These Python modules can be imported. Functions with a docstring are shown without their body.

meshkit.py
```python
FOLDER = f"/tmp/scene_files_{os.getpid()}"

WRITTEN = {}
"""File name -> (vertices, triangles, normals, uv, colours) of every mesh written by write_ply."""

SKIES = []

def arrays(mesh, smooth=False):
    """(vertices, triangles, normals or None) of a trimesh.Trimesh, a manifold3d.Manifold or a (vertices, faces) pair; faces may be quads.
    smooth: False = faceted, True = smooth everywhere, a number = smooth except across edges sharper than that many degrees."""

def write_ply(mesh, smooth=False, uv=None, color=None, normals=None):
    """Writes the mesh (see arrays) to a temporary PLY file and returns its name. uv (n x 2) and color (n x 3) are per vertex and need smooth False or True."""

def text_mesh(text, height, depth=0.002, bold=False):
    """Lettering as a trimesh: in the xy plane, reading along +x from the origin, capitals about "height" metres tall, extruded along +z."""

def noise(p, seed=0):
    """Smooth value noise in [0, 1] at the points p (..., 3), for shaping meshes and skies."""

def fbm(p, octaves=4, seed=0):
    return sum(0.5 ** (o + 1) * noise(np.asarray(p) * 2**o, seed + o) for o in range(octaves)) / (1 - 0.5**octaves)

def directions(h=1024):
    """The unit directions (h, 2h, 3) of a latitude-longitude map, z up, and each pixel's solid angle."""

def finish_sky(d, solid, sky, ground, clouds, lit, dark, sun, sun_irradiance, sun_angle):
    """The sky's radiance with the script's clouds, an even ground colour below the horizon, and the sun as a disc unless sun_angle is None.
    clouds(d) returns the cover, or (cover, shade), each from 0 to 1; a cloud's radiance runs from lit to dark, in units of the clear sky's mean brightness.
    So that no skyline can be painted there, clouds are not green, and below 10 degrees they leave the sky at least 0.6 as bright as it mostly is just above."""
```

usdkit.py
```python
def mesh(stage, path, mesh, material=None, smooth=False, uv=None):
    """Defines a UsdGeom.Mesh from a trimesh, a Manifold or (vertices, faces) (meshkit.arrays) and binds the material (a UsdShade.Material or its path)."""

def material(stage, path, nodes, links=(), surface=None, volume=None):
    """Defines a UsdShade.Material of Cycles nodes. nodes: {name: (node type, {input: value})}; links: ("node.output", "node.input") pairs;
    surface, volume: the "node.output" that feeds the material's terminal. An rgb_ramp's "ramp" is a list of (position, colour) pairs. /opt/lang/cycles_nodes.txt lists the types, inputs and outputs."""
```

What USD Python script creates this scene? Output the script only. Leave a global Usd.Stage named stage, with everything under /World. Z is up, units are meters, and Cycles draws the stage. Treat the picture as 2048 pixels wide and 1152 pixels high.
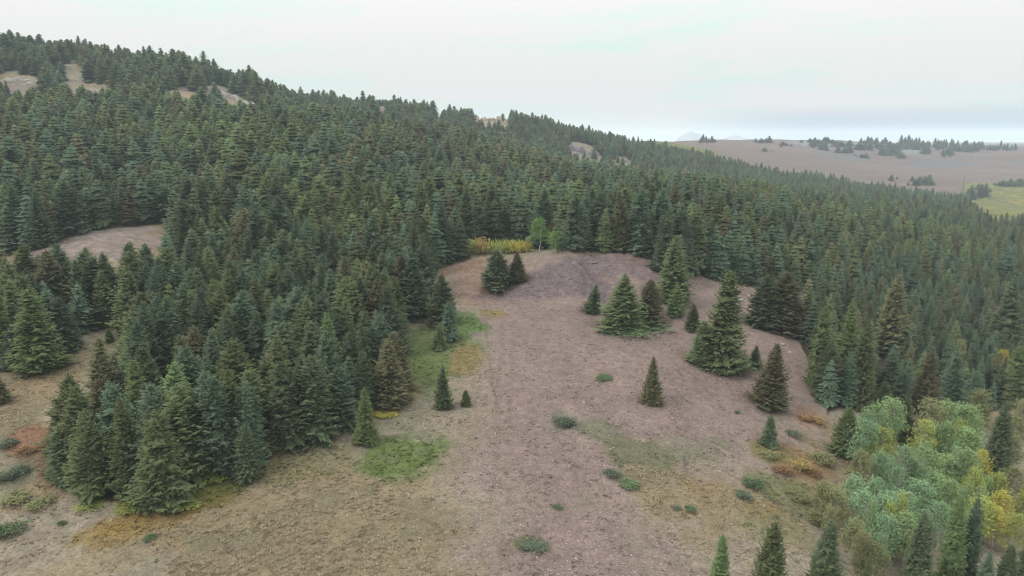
import math
import numpy as np
import usdkit
from meshkit import noise, fbm
from pxr import Usd, UsdGeom, UsdLux, UsdShade, Sdf, Gf, Vt
from scipy.interpolate import RBFInterpolator

stage = Usd.Stage.CreateInMemory()
UsdGeom.SetStageUpAxis(stage, "Z")
UsdGeom.SetStageMetersPerUnit(stage, 1.0)
UsdGeom.Xform.Define(stage, "/World")
UsdGeom.Scope.Define(stage, "/World/Looks")
T = Sdf.ValueTypeNames

# ------------------------------------------------------------------ camera, sky, sun, exposure
F = 1365.0                       # focal length in photograph pixels (2048 wide)
PITCH = math.radians(12.2)
CZ = 50.0                        # the drone's height
cam = UsdGeom.Camera.Define(stage, "/World/camera")
cam.CreateHorizontalApertureAttr(36.0)
cam.CreateVerticalApertureAttr(20.25)
cam.CreateFocalLengthAttr(36.0 * F / 2048)
cam.CreateClippingRangeAttr(Gf.Vec2f(0.5, 60000.0))
cam.CreateExposureAttr(0.0)
cam.AddTranslateOp().Set(Gf.Vec3d(0, 0, CZ))
cam.AddRotateXOp().Set(90.0 - math.degrees(PITCH))

SUN = np.array([-0.62, -0.30, 0.78]); SUN /= np.linalg.norm(SUN)
sun = UsdLux.DistantLight.Define(stage, "/World/sun")
sun.CreateIntensityAttr(0.40)
sun.CreateAngleAttr(14.0)
sun.CreateNormalizeAttr(True)
sun.CreateColorAttr(Gf.Vec3f(1.0, 0.95, 0.88))
az, el = math.atan2(SUN[0], SUN[1]), math.asin(SUN[2])
sun.AddRotateXYZOp().Set(Gf.Vec3f(math.degrees(-math.acos(SUN[2])), 0, -math.degrees(az)))

usdkit.material(stage, "/World/Looks/sky", {
    "tc": ("texture_coordinate", {}),
    "sky": ("sky_texture", {"sky_type": "single_scattering", "sun_disc": False, "sun_elevation": el, "sun_rotation": az}),
    "map": ("mapping", {"scale": (2.2, 2.2, 13.0)}),
    "n": ("noise_texture", {"scale": 1.4, "detail": 5.0, "roughness": 0.55, "distortion": 0.35}),
    "cov": ("rgb_ramp", {"ramp": [(0.35, (0.0, 0.0, 0.0)), (0.52, (1, 1, 1))]}),
    "thin2": ("mix", {"color1": (6.7, 8.2, 7.55), "color2": (8.0, 7.9, 7.7)}),
    "sep": ("separate_xyz", {}),
    "low": ("map_range", {"range_type": "smoothstep", "from_min": 0.050, "from_max": 0.018, "to_min": 0.0, "to_max": 1.0, "clamp": True}),
    "side": ("map_range", {"range_type": "smoothstep", "from_min": 0.20, "from_max": 0.40, "to_min": 0.0, "to_max": 1.0, "clamp": True}),
    "lows": ("math", {"math_type": "multiply"}),
    "bank": ("mix", {"color2": (4.0, 5.0, 6.0)}),
    "veil": ("mix", {"fac": 0.96}),
    "up": ("map_range", {"from_min": 0.0, "from_max": 1.0, "to_min": 0.88, "to_max": 2.65, "clamp": True}), "dim": ("vector_math", {"math_type": "scale"}),   # an overcast sky is nearly three times as bright overhead
    "bg": ("background_shader", {"strength": 0.1}),
}, [("tc.generated", "map.vector"), ("map.vector", "n.vector"), ("n.fac", "cov.fac"), ("cov.color", "thin2.fac"),
    ("tc.generated", "sep.vector"), ("sep.z", "low.value"), ("sep.x", "side.value"), ("low.result", "lows.value1"), ("side.result", "lows.value2"),
    ("lows.value", "bank.fac"), ("thin2.color", "bank.color1"),
    ("sky.color", "veil.color1"), ("bank.color", "veil.color2"), ("veil.color", "dim.vector1"), ("sep.z", "up.value"), ("up.result", "dim.scale"), ("dim.vector", "bg.color")], surface="bg.background")
dome = UsdLux.DomeLight.Define(stage, "/World/sky")
UsdShade.MaterialBindingAPI.Apply(dome.GetPrim()).Bind(UsdShade.Material.Get(stage, "/World/Looks/sky"))
dome.GetPrim().SetCustomDataByKey("kind", "structure")

# ------------------------------------------------------------------ helpers
rng = np.random.default_rng(7)
cp, sp = math.cos(PITCH), math.sin(PITCH)
EYE = np.array([0, 0, CZ])


def ray(px, py):
    u = (np.asarray(px, float) - 1024) / F
    v = (np.asarray(py, float) - 576) / F
    u, v = np.broadcast_arrays(u, v)
    return np.stack([u, cp - sp * v, -sp - cp * v], -1)


def project(P):
    d = np.asarray(P, float) - EYE
    zc = d[..., 1] * cp - d[..., 2] * sp
    return 1024 + F * d[..., 0] / zc, 576 + F * (-d[..., 1] * sp - d[..., 2] * cp) / zc, zc


used = {}


def numbered(name):
    k = used.get(name, 0)
    used[name] = k + 1
    return name if k == 0 else f"{name}_{k:03d}"


def tag(prim, label=None, cat=None, group=None, kind=None):
    prim = prim.GetPrim() if hasattr(prim, "GetPrim") else prim
    for k, v in (("label", label), ("category", cat), ("group", group), ("kind", kind)):
        if v:
            prim.SetCustomDataByKey(k, v)
    return prim


def look(name):
    return UsdShade.Material.Get(stage, "/World/Looks/" + name)


def primvar(m, name, values, kind=T.Color3fArray):
    pv = UsdGeom.PrimvarsAPI(m).CreatePrimvar(name, kind, "vertex")
    pv.Set(Vt.Vec3fArray.FromNumpy(values.astype(np.float32)) if values.ndim == 2 else Vt.FloatArray.FromNumpy(values.astype(np.float32)))


def place(prim, loc, rz=0.0, scale=(1, 1, 1), lean=None):
    x = UsdGeom.Xformable(prim)
    x.AddTranslateOp().Set(Gf.Vec3d(*map(float, loc)))
    if lean is not None:
        x.AddRotateXYZOp().Set(Gf.Vec3f(*map(float, lean)))
    x.AddRotateZOp().Set(float(rz))
    x.AddScaleOp().Set(Gf.Vec3f(*map(float, scale)))


# ------------------------------------------------------------------ the terrain
CTRL = np.array([  # where the ground stands: bearing and dip in photograph pixels, and depth in metres
(0,1152,66),(500,1152,65),(1024,1152,64),(1500,1152,66),(2048,1152,74),
(0,1000,77),(320,1000,76),(700,1000,75),(1050,1000,75),(1400,1000,78),(1700,1000,84),(2048,1000,92),
(0,860,86),(300,860,88),(600,860,88),(1000,860,88),(1300,860,91),(1600,860,98),(1850,860,108),(2048,860,115),
(0,740,100),(200,740,100),(500,740,103),(800,740,106),(1050,740,106),(1300,740,106),(1550,740,114),(1800,740,138),(2048,740,150),
(0,640,118),(200,640,120),(500,640,123),(760,640,126),(950,640,128),(1150,640,128),(1350,640,128),(1550,640,138),(1750,640,172),(2048,640,196),
(0,545,146),(150,500,150),(250,545,142),(500,545,152),(750,545,158),(900,560,153),
(1000,592,140),(1100,597,138),(1200,600,139),(1150,560,142),(1150,525,147),(1120,510,152),(1250,508,155),(1020,520,156),(940,525,163),(1320,515,158),(1310,570,142),(1400,580,148),(1500,570,160),(1700,570,210),(2048,560,262),
(0,440,182),(200,440,180),(350,450,178),(520,440,184),(720,440,196),(900,470,188),(990,490,184),(1080,498,180),(1200,495,178),(1350,470,195),(1550,470,225),(1750,470,310),(2048,470,400),
(0,320,235),(250,320,240),(500,330,245),(750,350,262),(950,380,275),(1150,420,260),(1350,410,300),(1550,430,320),(1750,430,430),(2048,430,560),
(0,210,350),(250,220,350),(500,240,345),(750,270,360),(900,300,375),(1040,350,345),(1200,385,340),(1400,400,370),(1600,415,440),
(0,99,480),(150,118,490),(250,126,485),(400,158,465),(520,200,445),(600,250,440),
(560,213,590),(640,213,585),(750,218,600),(870,238,610),(980,242,630),(1080,255,640),(1200,290,660),(1300,308,690),(1450,335,700),(1600,365,720),(1800,390,720),(1930,412,680),
(700,250,480),(900,275,520),(1050,300,540),(1250,340,560),(1500,375,570),(1750,405,580),
(1290,282,900),(1380,292,1000),(1450,300,1050),(1600,338,960),(1750,352,940),(1900,362,930),(2048,372,900),
(1420,283,1250),(1500,279,1400),(1600,276,1450),(1700,275,1450),(1800,286,1420),(1900,292,1400),(2048,296,1400),(1700,318,1150),(1900,330,1150),(2048,340,1120),(1980,400,760),(2048,410,740)], float)
AROUND = np.array([(-520,560,100),(-400,640,100),(-250,640,72),(-330,800,85),(-150,800,66),(0,800,46),(-500,1000,60),(0,1100,30),(120,1000,28),(300,800,6),
(400,1700,44),(800,1750,40),(1200,1700,38),(1200,1300,30),(0,1700,35),(-700,1700,30),(900,800,-8),(700,500,-10),(500,300,-10),(400,150,-6),(300,50,-4),(250,0,-4),
(-150,60,16),(-250,120,30),(-330,220,58),(-420,330,80),(-600,400,100),(-100,0,9),(0,0,7),(100,0,5),(0,-100,4),(-200,-100,16),(200,-100,-2),(0,30,9),(-60,35,11),(60,35,7)], float)
PTS = np.vstack([ray(CTRL[:, 0], CTRL[:, 1]) * CTRL[:, 2:3] + EYE, AROUND])


def squeeze(xy):
    r = np.hypot(xy[:, 0], xy[:, 1]) + 25
    return xy / (r ** 0.45)[:, None]


rbf = RBFInterpolator(squeeze(PTS[:, :2]), PTS[:, 2], kernel="thin_plate_spline", smoothing=0.02)
ANG = np.radians(np.concatenate([np.linspace(-180, -48, 40)[:-1], np.linspace(-48, 48, 640), np.linspace(48, 180, 40)[1:]]))
RAD = np.concatenate([np.linspace(1.0, 45, 22)[:-1], np.exp(np.linspace(np.log(45), np.log(1900), 520)), [2300, 3000, 4500, 8000]])
LR = np.log(RAD)
aa, rr = np.meshgrid(ANG, RAD, indexing="ij")
GX, GY = rr * np.sin(aa), rr * np.cos(aa)
GZ = np.full(GX.shape, 30.0)
inner = rr <= 1900
core = inner & ((np.abs(aa) < math.radians(60)) | (rr < 400))
GZ[core] = rbf(squeeze(np.stack([GX[core], GY[core]], 1)))
far = np.clip((rr - 1500) / 400, 0, 1)
GZ = GZ * (1 - far) + 34 * far
P3 = np.stack([GX, GY, np.zeros_like(GX)], -1)
fade = np.clip(rr / 60, 0, 1)
GZ = GZ + fade * ((fbm(P3 / 9.0, 3, 5) - 0.5) * 0.7 + (fbm(P3 / 1.7, 2, 9) - 0.5) * 0.16)
GZ = GZ + np.clip((rr - 300) / 300, 0, 1) * np.where(rr < 1900, (fbm(P3 / 45.0, 3, 15) - 0.5) * 4.0, 0)


knoll = np.clip(1.25 - np.hypot((GX - 19) / 20, (GY - 144) / 13), 0, 1)
GZ = GZ + np.minimum(knoll * 2, 1) * (np.abs(fbm(P3 / 5.5, 4, 91) - 0.5) * -1.5 + 0.3 + (fbm(P3 / 1.1, 2, 92) - 0.5) * 0.5) + 0.8 * np.minimum(knoll * 1.6, 1)


def grid_at(x, y, table):
    a, r = np.arctan2(x, y), np.maximum(np.hypot(x, y), 1.0)
    ia = np.clip(np.interp(a, ANG, np.arange(len(ANG))), 0, len(ANG) - 1.001)
    ir = np.clip(np.interp(np.log(r), LR, np.arange(len(LR))), 0, len(LR) - 1.001)
    i, j = ia.astype(int), ir.astype(int)
    s, t = ia - i, ir - j
    return (table[i, j] * (1 - s) + table[i + 1, j] * s) * (1 - t) + (table[i, j + 1] * (1 - s) + table[i + 1, j + 1] * s) * t


def height(x, y):
    return grid_at(np.asarray(x, float), np.asarray(y, float), GZ)


def at(px, py):
    """The first ground point seen in that direction (n x 3); nan where the ray meets the sky."""
    d = np.atleast_2d(ray(px, py))
    hyp = np.hypot(d[:, 0], d[:, 1])
    rs = np.exp(np.linspace(np.log(40), np.log(1890), 2600))
    X, Y = rs[None] * (d[:, 0] / hyp)[:, None], rs[None] * (d[:, 1] / hyp)[:, None]
    gap = CZ + rs[None] * (d[:, 2] / hyp)[:, None] - height(X, Y)
    hit = gap < 0
    k = np.argmax(hit, 1)
    ok = hit.any(1)
    n = np.arange(len(d))
    out = np.stack([X[n, k], Y[n, k], height(X[n, k], Y[n, k])], 1)
    out[~ok] = np.nan
    return out


def spot(px, py):
    """As at(), for one pixel; slides down the picture when the ray passes over a crest."""
    for k in range(60):
        p = at(px, py + k)[0]
        if np.isfinite(p[0]):
            return p
    raise ValueError((px, py))


SLOPE = np.maximum.accumulate((GZ - CZ) / rr, axis=1)     # the skyline so far along each bearing


def hidden(x, y, ztop, slack=0.0):
    r = np.hypot(x, y)
    k = 0.975
    return (ztop - CZ) / r < grid_at(x * k, y * k, SLOPE) - slack


def ground_polygon(pts, step=40):
    """A loop of picture points laid down on the ground, as a polygon in plan."""
    pts = np.array(pts, float)
    dense = []
    for a, b in zip(pts, np.roll(pts, -1, 0)):
        n = max(1, int(np.hypot(*(b - a)) / step))
        dense += [a + (b - a) * k / n for k in range(n)]
    dense = np.array(dense)
    g = at(dense[:, 0], dense[:, 1])
    return g[np.isfinite(g[:, 0]), :2]


def inside(poly, x, y):
    x, y = np.asarray(x), np.asarray(y)
    c = np.zeros(x.shape, bool)
    for (x0, y0), (x1, y1) in zip(poly, np.roll(poly, -1, 0)):
        if y0 == y1:
            continue
        c ^= ((y0 > y) != (y1 > y)) & (x < (x1 - x0) * (y - y0) / (y1 - y0) + x0)
    return c


def patch(px, py, rx, ry):
    """An ellipse of ground: centre and the two half axes in plan (across, along the view)."""
    c = spot(px, py)
    zc = project(c)[2]
    a, b = spot(px, min(py + ry, 1500)), spot(px, py - ry)
    along = max(np.hypot(*(a - b)[:2]) / 2, 0.5)
    return c[:2], rx * zc / F, min(along, 130), math.atan2(c[0], c[1])


def in_patch(p, x, y):
    (cx, cy), a, b, t = p
    dx, dy = x - cx, y - cy
    u, v = dx * math.cos(t) - dy * math.sin(t), dx * math.sin(t) + dy * math.cos(t)
    return np.sqrt((u / a) ** 2 + (v / b) ** 2)


OPEN = ground_polygon([(-500, 1400), (-500, 752), (0, 744), (85, 745), (130, 708), (165, 665), (255, 645), (262, 720), (262, 790), (200, 850), (125, 850), (100, 960), (190, 1000),
    (330, 1020), (400, 935), (470, 962), (520, 960), (540, 900), (640, 872), (700, 850), (780, 825), (815, 790), (800, 730), (795, 660), (850, 612), (862, 560), (890, 525), (925, 520), (938, 490),
    (1060, 503), (1120, 502), (1320, 508), (1330, 560), (1400, 560), (1500, 575), (1620, 590), (1600, 690), (1640, 760), (1655, 830), (1640, 900), (1650, 1000), (1640, 1100), (1600, 1300), (1590, 1400)])
GROVE = ground_polygon([(1650, 830), (1720, 800), (1850, 790), (1960, 830), (2060, 810), (2300, 830), (2300, 1300), (1600, 1300), (1640, 1100), (1650, 1000), (1640, 900)])
HUMP = ground_polygon([(-150, 500), (0, 505), (60, 505), (85, 500), (190, 458), (345, 446), (350, 500), (335, 575), (230, 590), (60, 598), (0, 600), (-150, 605)])
MEADOW = ground_polygon([(1925, 366), (2300, 366), (2300, 432), (2075, 428), (2010, 468), (1978, 462), (1940, 422)], 15)
def opening(px, py, rx, ry):
    """A clearing seen over the tops of the trees below it reaches further downhill than it shows."""
    more = 12.0 * F / project(spot(px, py))[2]
    return patch(px, py + more / 2, rx, ry + more / 2)


CLEAR = [opening(*p) for p in [(150, 135, 22, 32), (245, 115, 20, 14), (35, 166, 46, 22), (205, 170, 32, 12), (368, 188, 34, 13), (440, 184, 40, 14), (480, 203, 44, 12), (760, 214, 26, 11), (985, 228, 34, 9), (1170, 302, 38, 15), (1245, 318, 24, 9)]] + [patch(*p) for p in [(555, 430, 24, 10), (505, 520, 18, 14), (360, 590, 12, 22), (330, 700, 16, 14), (1415, 570, 60, 12), (1075, 505, 60, 12)]]


def open_ground(x, y, trees=False):
    """True where no forest grows."""
    o = inside(OPEN, x, y) | inside(GROVE, x, y) | inside(HUMP, x, y) | inside(MEADOW, x, y)
    for c in CLEAR:
        d = in_patch(c, x, y)
        o |= (d < 1) & ((np.hypot(x, y) < 250) | (not trees) | (np.sin(x * 12.9 + y * 78.2) * 43758.5 % 1 > 0.05))
    o |= (np.abs(x / np.maximum(y, 1) + 0.03) < 0.027) & (y > 585) & (y < 720)
    o |= (np.abs(x / np.maximum(y, 1) + 0.1055) < 0.006) & (y > 560) & (y < 740)
    px, py, zc = project(np.stack([x, y, height(x, y)], -1))
    edge = 745 + 40 * (noise(np.stack([x / 40, y / 40, 0 * x], -1), 3) - 0.5) - np.clip((x - 330) / 4, 0, 55)
    return o | ((y > edge) & (x > 120)) | (y > 900)


# what covers the ground, colour by colour
V = np.stack([GX.ravel(), GY.ravel(), GZ.ravel()], 1)
px_, py_, zc_ = project(V)
near = (zc_ > 20) & (np.abs(px_ - 1024) < 2600)
x, y = V[:, 0].copy(), V[:, 1].copy()
Pn = np.stack([x, y, 0 * x], 1)
n1, n2, n3 = fbm(Pn / 14, 4, 21), fbm(Pn / 4.0, 3, 22), fbm(Pn / 1.3, 2, 23)
wob = (n2 - 0.5) * 1.1 + (n3 - 0.5) * 0.5


def smooth(v, a, b):
    t = np.clip((v - a) / (b - a), 0, 1)
    return (t * t * (3 - 2 * t))[:, None]


DUFF, GRAVEL, STRAW, OCHRE = np.array([.085, .072, .045]), np.array([.305, .228, .205]), np.array([.36, .308, .235]), np.array([.27, .205, .12])
GREEN, SAGE, ROCK, PLAIN = np.array([.112, .155, .050]), np.array([.15, .16, .10]), np.array([.200, .158, .178]), np.array([.215, .16, .14])
col = np.tile(DUFF, (len(V), 1)) * (0.75 + 0.5 * n2[:, None])
is_open = np.zeros(len(V), bool)
is_open[near] = open_ground(x[near], y[near])
def edge_distance(poly, x, y):
    """Metres from the polygon's edge, positive inside."""
    best = np.full(x.shape, 1e9)
    for (x0, y0), (x1, y1) in zip(poly, np.roll(poly, -1, 0)):
        dx, dy = x1 - x0, y1 - y0
        t = np.clip(((x - x0) * dx + (y - y0) * dy) / max(dx * dx + dy * dy, 1e-9), 0, 1)
        best = np.minimum(best, np.hypot(x - x0 - t * dx, y - y0 - t * dy))
    return np.where(inside(poly, x, y), best, -best)


BARE = ground_polygon([(940, 1250), (930, 1100), (990, 1000), (930, 900), (945, 800), (985, 700), (960, 620), (900, 570), (900, 530), (1330, 490), (1500, 560), (1640, 600), (1650, 760), (1600, 850), (1520, 905), (1420, 945), (1290, 960), (1250, 1000), (1330, 1080), (1420, 1250)])
strip = smooth(edge_distance(BARE, x, y) + wob * 12.0, -8.0, 6.0)
field = STRAW * (1 - strip) + GRAVEL * strip
och = smooth(n1 + wob * 0.25, 0.5, 0.68) * (1 - strip)
field = field * (1 - 0.75 * och) + OCHRE * 0.75 * och
gr = smooth(fbm(Pn / 7, 3, 31) + wob * 0.2, 0.56, 0.74) * (1 - 0.75 * strip) * (x < 45)[:, None]
field = field * (1 - 0.45 * gr) + SAGE * 0.45 * gr
field *= (0.72 + 0.34 * n2 + 0.22 * n3)[:, None]
col = np.where(is_open[:, None], field, col)
# the open land beyond the forest
beyond = smooth(y, 740, 800) * (x > 60)[:, None]
stripes = fbm(np.stack([x / 160, y / 30, 0 * x], 1), 3, 41)[:, None]
col = col * (1 - beyond) + beyond * PLAIN * (0.8 + 0.4 * stripes)
lime = (1 - smooth(np.hypot((x - 215) / 110, (y - 890) / 110) + wob * 0.3, 0.5, 1.0)) * beyond
col = col * (1 - lime) + lime * np.array([.19, .20, .06])
soft = smooth(fbm(Pn / 5, 3, 51), 0.42, 0.6)
md = inside(MEADOW, x, y)[:, None]
col = np.where(md, np.array([.27, .24, .06]) * (1 - soft) + soft * np.array([.13, .16, .06]), col)
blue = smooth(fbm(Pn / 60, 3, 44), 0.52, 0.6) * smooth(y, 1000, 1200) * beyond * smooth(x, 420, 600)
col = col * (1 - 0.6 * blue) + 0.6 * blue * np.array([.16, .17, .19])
PATCHES = [  # centre, half axes, colour, strength
    (805, 915, 95, 52, GREEN, .95), (860, 700, 108, 70, GREEN, .85), (925, 650, 50, 24, (.10, .16, .05), .9), (835, 755, 62, 48, (.125, .16, .06), .8),
    (1208, 753, 17, 6, (.08, .11, .035), 1), (1065, 1087, 38, 18, (.10, .105, .06), .9), (1125, 842, 30, 26, (.15, .155, .12), .8), (1190, 860, 60, 24, SAGE, .75),
    (1285, 920, 70, 42, (.12, .13, .065), .75), (1250, 958, 44, 16, (.08, .095, .055), .7), (1350, 990, 120, 50, (.24, .185, .11), .55), (1440, 885, 30, 10, SAGE, .7), (1380, 900, 60, 24, SAGE, .45),
    (70, 890, 55, 50, (.24, .115, .075), .75), (95, 935, 20, 40, (.24, .085, .07), .8), (30, 950, 60, 40, SAGE, .6), (90, 985, 90, 30, OCHRE, .75),
    (310, 1035, 150, 34, (.27, .18, .045), .85), (430, 980, 70, 36, (.15, .16, .05), .85), (250, 1100, 220, 40, OCHRE, .5), (770, 823, 32, 12, (.36, .21, .04), .9), (800, 790, 50, 30, OCHRE, .6), (620, 930, 110, 40, (.17, .155, .075), .7),
    (1590, 925, 70, 42, (.23, .135, .075), .6), (1545, 905, 40, 26, (.17, .165, .06), .8), (1620, 835, 46, 26, (.24, .14, .08), .6), (1570, 985, 90, 44, (.15, .155, .065), .75), (1480, 1000, 110, 26, (.24, .175, .10), .6), (1560, 1060, 80, 40, (.18, .17, .08), .6),
    (990, 628, 30, 9, (.22, .17, .06), .7), (935, 720, 40, 34, (.24, .16, .08), .6), (960, 560, 60, 40, (.25, .165, .125), .7), (930, 535, 60, 14, (.26, .17, .12), .8),
    (60, 770, 110, 26, OCHRE, .6), (220, 690, 60, 26, SAGE, .35), (150, 820, 70, 40, STRAW, .5), (1560, 640, 60, 34, (.24, .18, .15), .7), (235, 172, 12, 7, (.32, .14, .07), .8), (360, 190, 30, 8, (.33, .22, .16), .8)]
for cx, cy, a, b, c, s in PATCHES:
    d = in_patch(patch(cx, cy, a, b), x, y)
    w = (1 - smooth(d + wob * 0.7, 0.7, 1.12)) * s * np.minimum(1, 0.62 + 0.75 * n3[:, None])
    col = col * (1 - w) + 1.25 * np.array(c) * w * (0.85 + 0.3 * n3[:, None])
# bare rock: the knoll behind the strip, the hump on the left, and the pale openings on the hill
for cx, cy, a, b, c, s in [(1150, 556, 130, 42, ROCK, .8), (1225, 540, 105, 26, ROCK, .6), (1010, 590, 80, 9, ROCK, .7), (190, 480, 130, 40, (.31, .25, .23), .95), (60, 540, 120, 40, (.25, .185, .16), .8), (150, 142, 16, 12, (.28, .24, .16), .9), (30, 178, 32, 14, (.25, .21, .19), .9), (470, 200, 50, 10, (.30, .26, .20), .9), (440, 184, 26, 8, (.30, .26, .20), .9),
                           (985, 232, 34, 12, (.27, .21, .16), .9), (760, 222, 16, 6, (.24, .18, .15), .9), (1620, 286, 45, 7, (.30, .30, .32), .8), (1640, 293, 40, 5, (.22, .21, .22), .7), (1800, 300, 70, 7, (.25, .25, .27), .8), (1720, 289, 30, 5, (.30, .30, .31), .7), (1170, 305, 34, 9, (.22, .20, .20), .9), (245, 122, 14, 8, (.26, .23, .2), .9)]:
    d = in_patch(patch(cx, cy, a, b), x, y)
    w = (1 - smooth(d + wob * 0.8, 0.65, 1.1)) * s * np.minimum(1, .45 + 1.1 * n3[:, None])
    col = col * (1 - w) + np.array(c) * w * (0.6 + 0.8 * n3[:, None])
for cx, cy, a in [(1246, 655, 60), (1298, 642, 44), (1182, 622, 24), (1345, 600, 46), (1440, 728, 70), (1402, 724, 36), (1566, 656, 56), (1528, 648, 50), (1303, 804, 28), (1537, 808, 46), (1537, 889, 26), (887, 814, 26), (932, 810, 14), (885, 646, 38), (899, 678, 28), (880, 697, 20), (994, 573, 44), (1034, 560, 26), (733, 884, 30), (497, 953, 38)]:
    d = in_patch(patch(cx, cy, a, a * .3), x, y)              # contact shadow under the lone trees, painted in together with brown needle litter
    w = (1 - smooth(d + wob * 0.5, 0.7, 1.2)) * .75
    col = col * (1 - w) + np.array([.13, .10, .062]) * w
# the faint wheel track along the strip's left edge
tr = ground_polygon([(966, 560), (967, 600), (972, 650), (977, 700), (985, 760), (1000, 830), (1000.5, 831), (985.5, 761), (977.5, 701), (972.5, 651), (967.5, 601), (966.5, 561)], 2000)[:6]
o_ = np.argsort(tr[:, 1])
dtr = np.abs(x - np.interp(y, tr[o_, 1], tr[o_, 0]) + (n2 - .5) * 0.8)
w = (1 - smooth(dtr, 0.05, 0.4)) * ((y > tr[:, 1].min()) & (y < tr[:, 1].max()))[:, None] * 0.4 * np.clip(0.3 + n2[:, None], 0, 1)
col = col * (1 - w) + np.array([.15, .10, .06]) * w
tk = ground_polygon([(1012, 640), (1012, 760), (1008, 880), (1000, 1000), (990, 1120), (990.5, 1121), (1000.5, 1001), (1008.5, 881), (1012.5, 761), (1012.5, 641)], 2000)[:5]
o_ = np.argsort(tk[:, 1])
for off in (-.95, .95):                                        # two faint ruts of an old track up the strip
    dtr = np.abs(x - off - np.interp(y, tk[o_, 1], tk[o_, 0]) + (n1 - .5) * 1.6)
    w = (1 - smooth(dtr, 0.1, 0.6)) * ((y > tk[:, 1].min()) & (y < tk[:, 1].max()))[:, None] * .3 * np.clip(n2[:, None] * 1.6 - .2, 0, 1)
    col = col * (1 - w) + np.array([.20, .135, .115]) * w
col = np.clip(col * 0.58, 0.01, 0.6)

ii, jj = np.meshgrid(np.arange(len(ANG) - 1), np.arange(len(RAD) - 1), indexing="ij")
nr = len(RAD)
q = np.stack([ii * nr + jj, ii * nr + jj + 1, (ii + 1) * nr + jj + 1, (ii + 1) * nr + jj], -1).reshape(-1, 4)
usdkit.material(stage, "/World/Looks/ground", {
    "g": ("geometry", {}), "c": ("attribute", {"attribute": "cover"}),
    "n1": ("noise_texture", {"scale": 0.9, "detail": 5.0, "roughness": 0.65}), "r1": ("rgb_ramp", {"ramp": [(0.28, (.66, .66, .67)), (0.5, (1, 1, 1)), (0.72, (1.3, 1.28, 1.26))]}),
    "n2": ("noise_texture", {"scale": 3.4, "detail": 3.0, "roughness": 0.7}), "r2": ("rgb_ramp", {"ramp": [(0.3, (.62, .6, .6)), (0.5, (1, 1, 1)), (0.68, (1.4, 1.38, 1.36))]}),
    "v": ("voronoi_texture", {"scale": 1.3, "randomness": 1.0}), "r3": ("rgb_ramp", {"ramp": [(0.05, (1, 1, 1)), (0.13, (0, 0, 0))]}),
    "m1": ("mix", {"mix_type": "multiply", "fac": 0.8}), "m2": ("mix", {"mix_type": "multiply", "fac": 0.75}),
    "b": ("bump", {"strength": 0.55, "distance": 0.35}), "p": ("principled_bsdf", {"roughness": 0.95, "specular_ior_level": 0.1}),
}, [("g.position", "n1.vector"), ("g.position", "n2.vector"), ("n1.fac", "r1.fac"), ("n2.fac", "r2.fac"), ("c.color", "m1.color1"), ("r1.color", "m1.color2"), ("m1.color", "m2.color1"),
    ("r2.color", "m2.color2"), ("m2.color", "p.base_color"), ("n2.fac", "b.height"), ("b.normal", "p.normal")], surface="p.BSDF")
g = usdkit.mesh(stage, "/World/ground", (V, q[:, ::-1]), look("ground"), smooth=True)
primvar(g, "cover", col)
tag(g, kind="structure")
used["ground"] = 1

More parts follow.
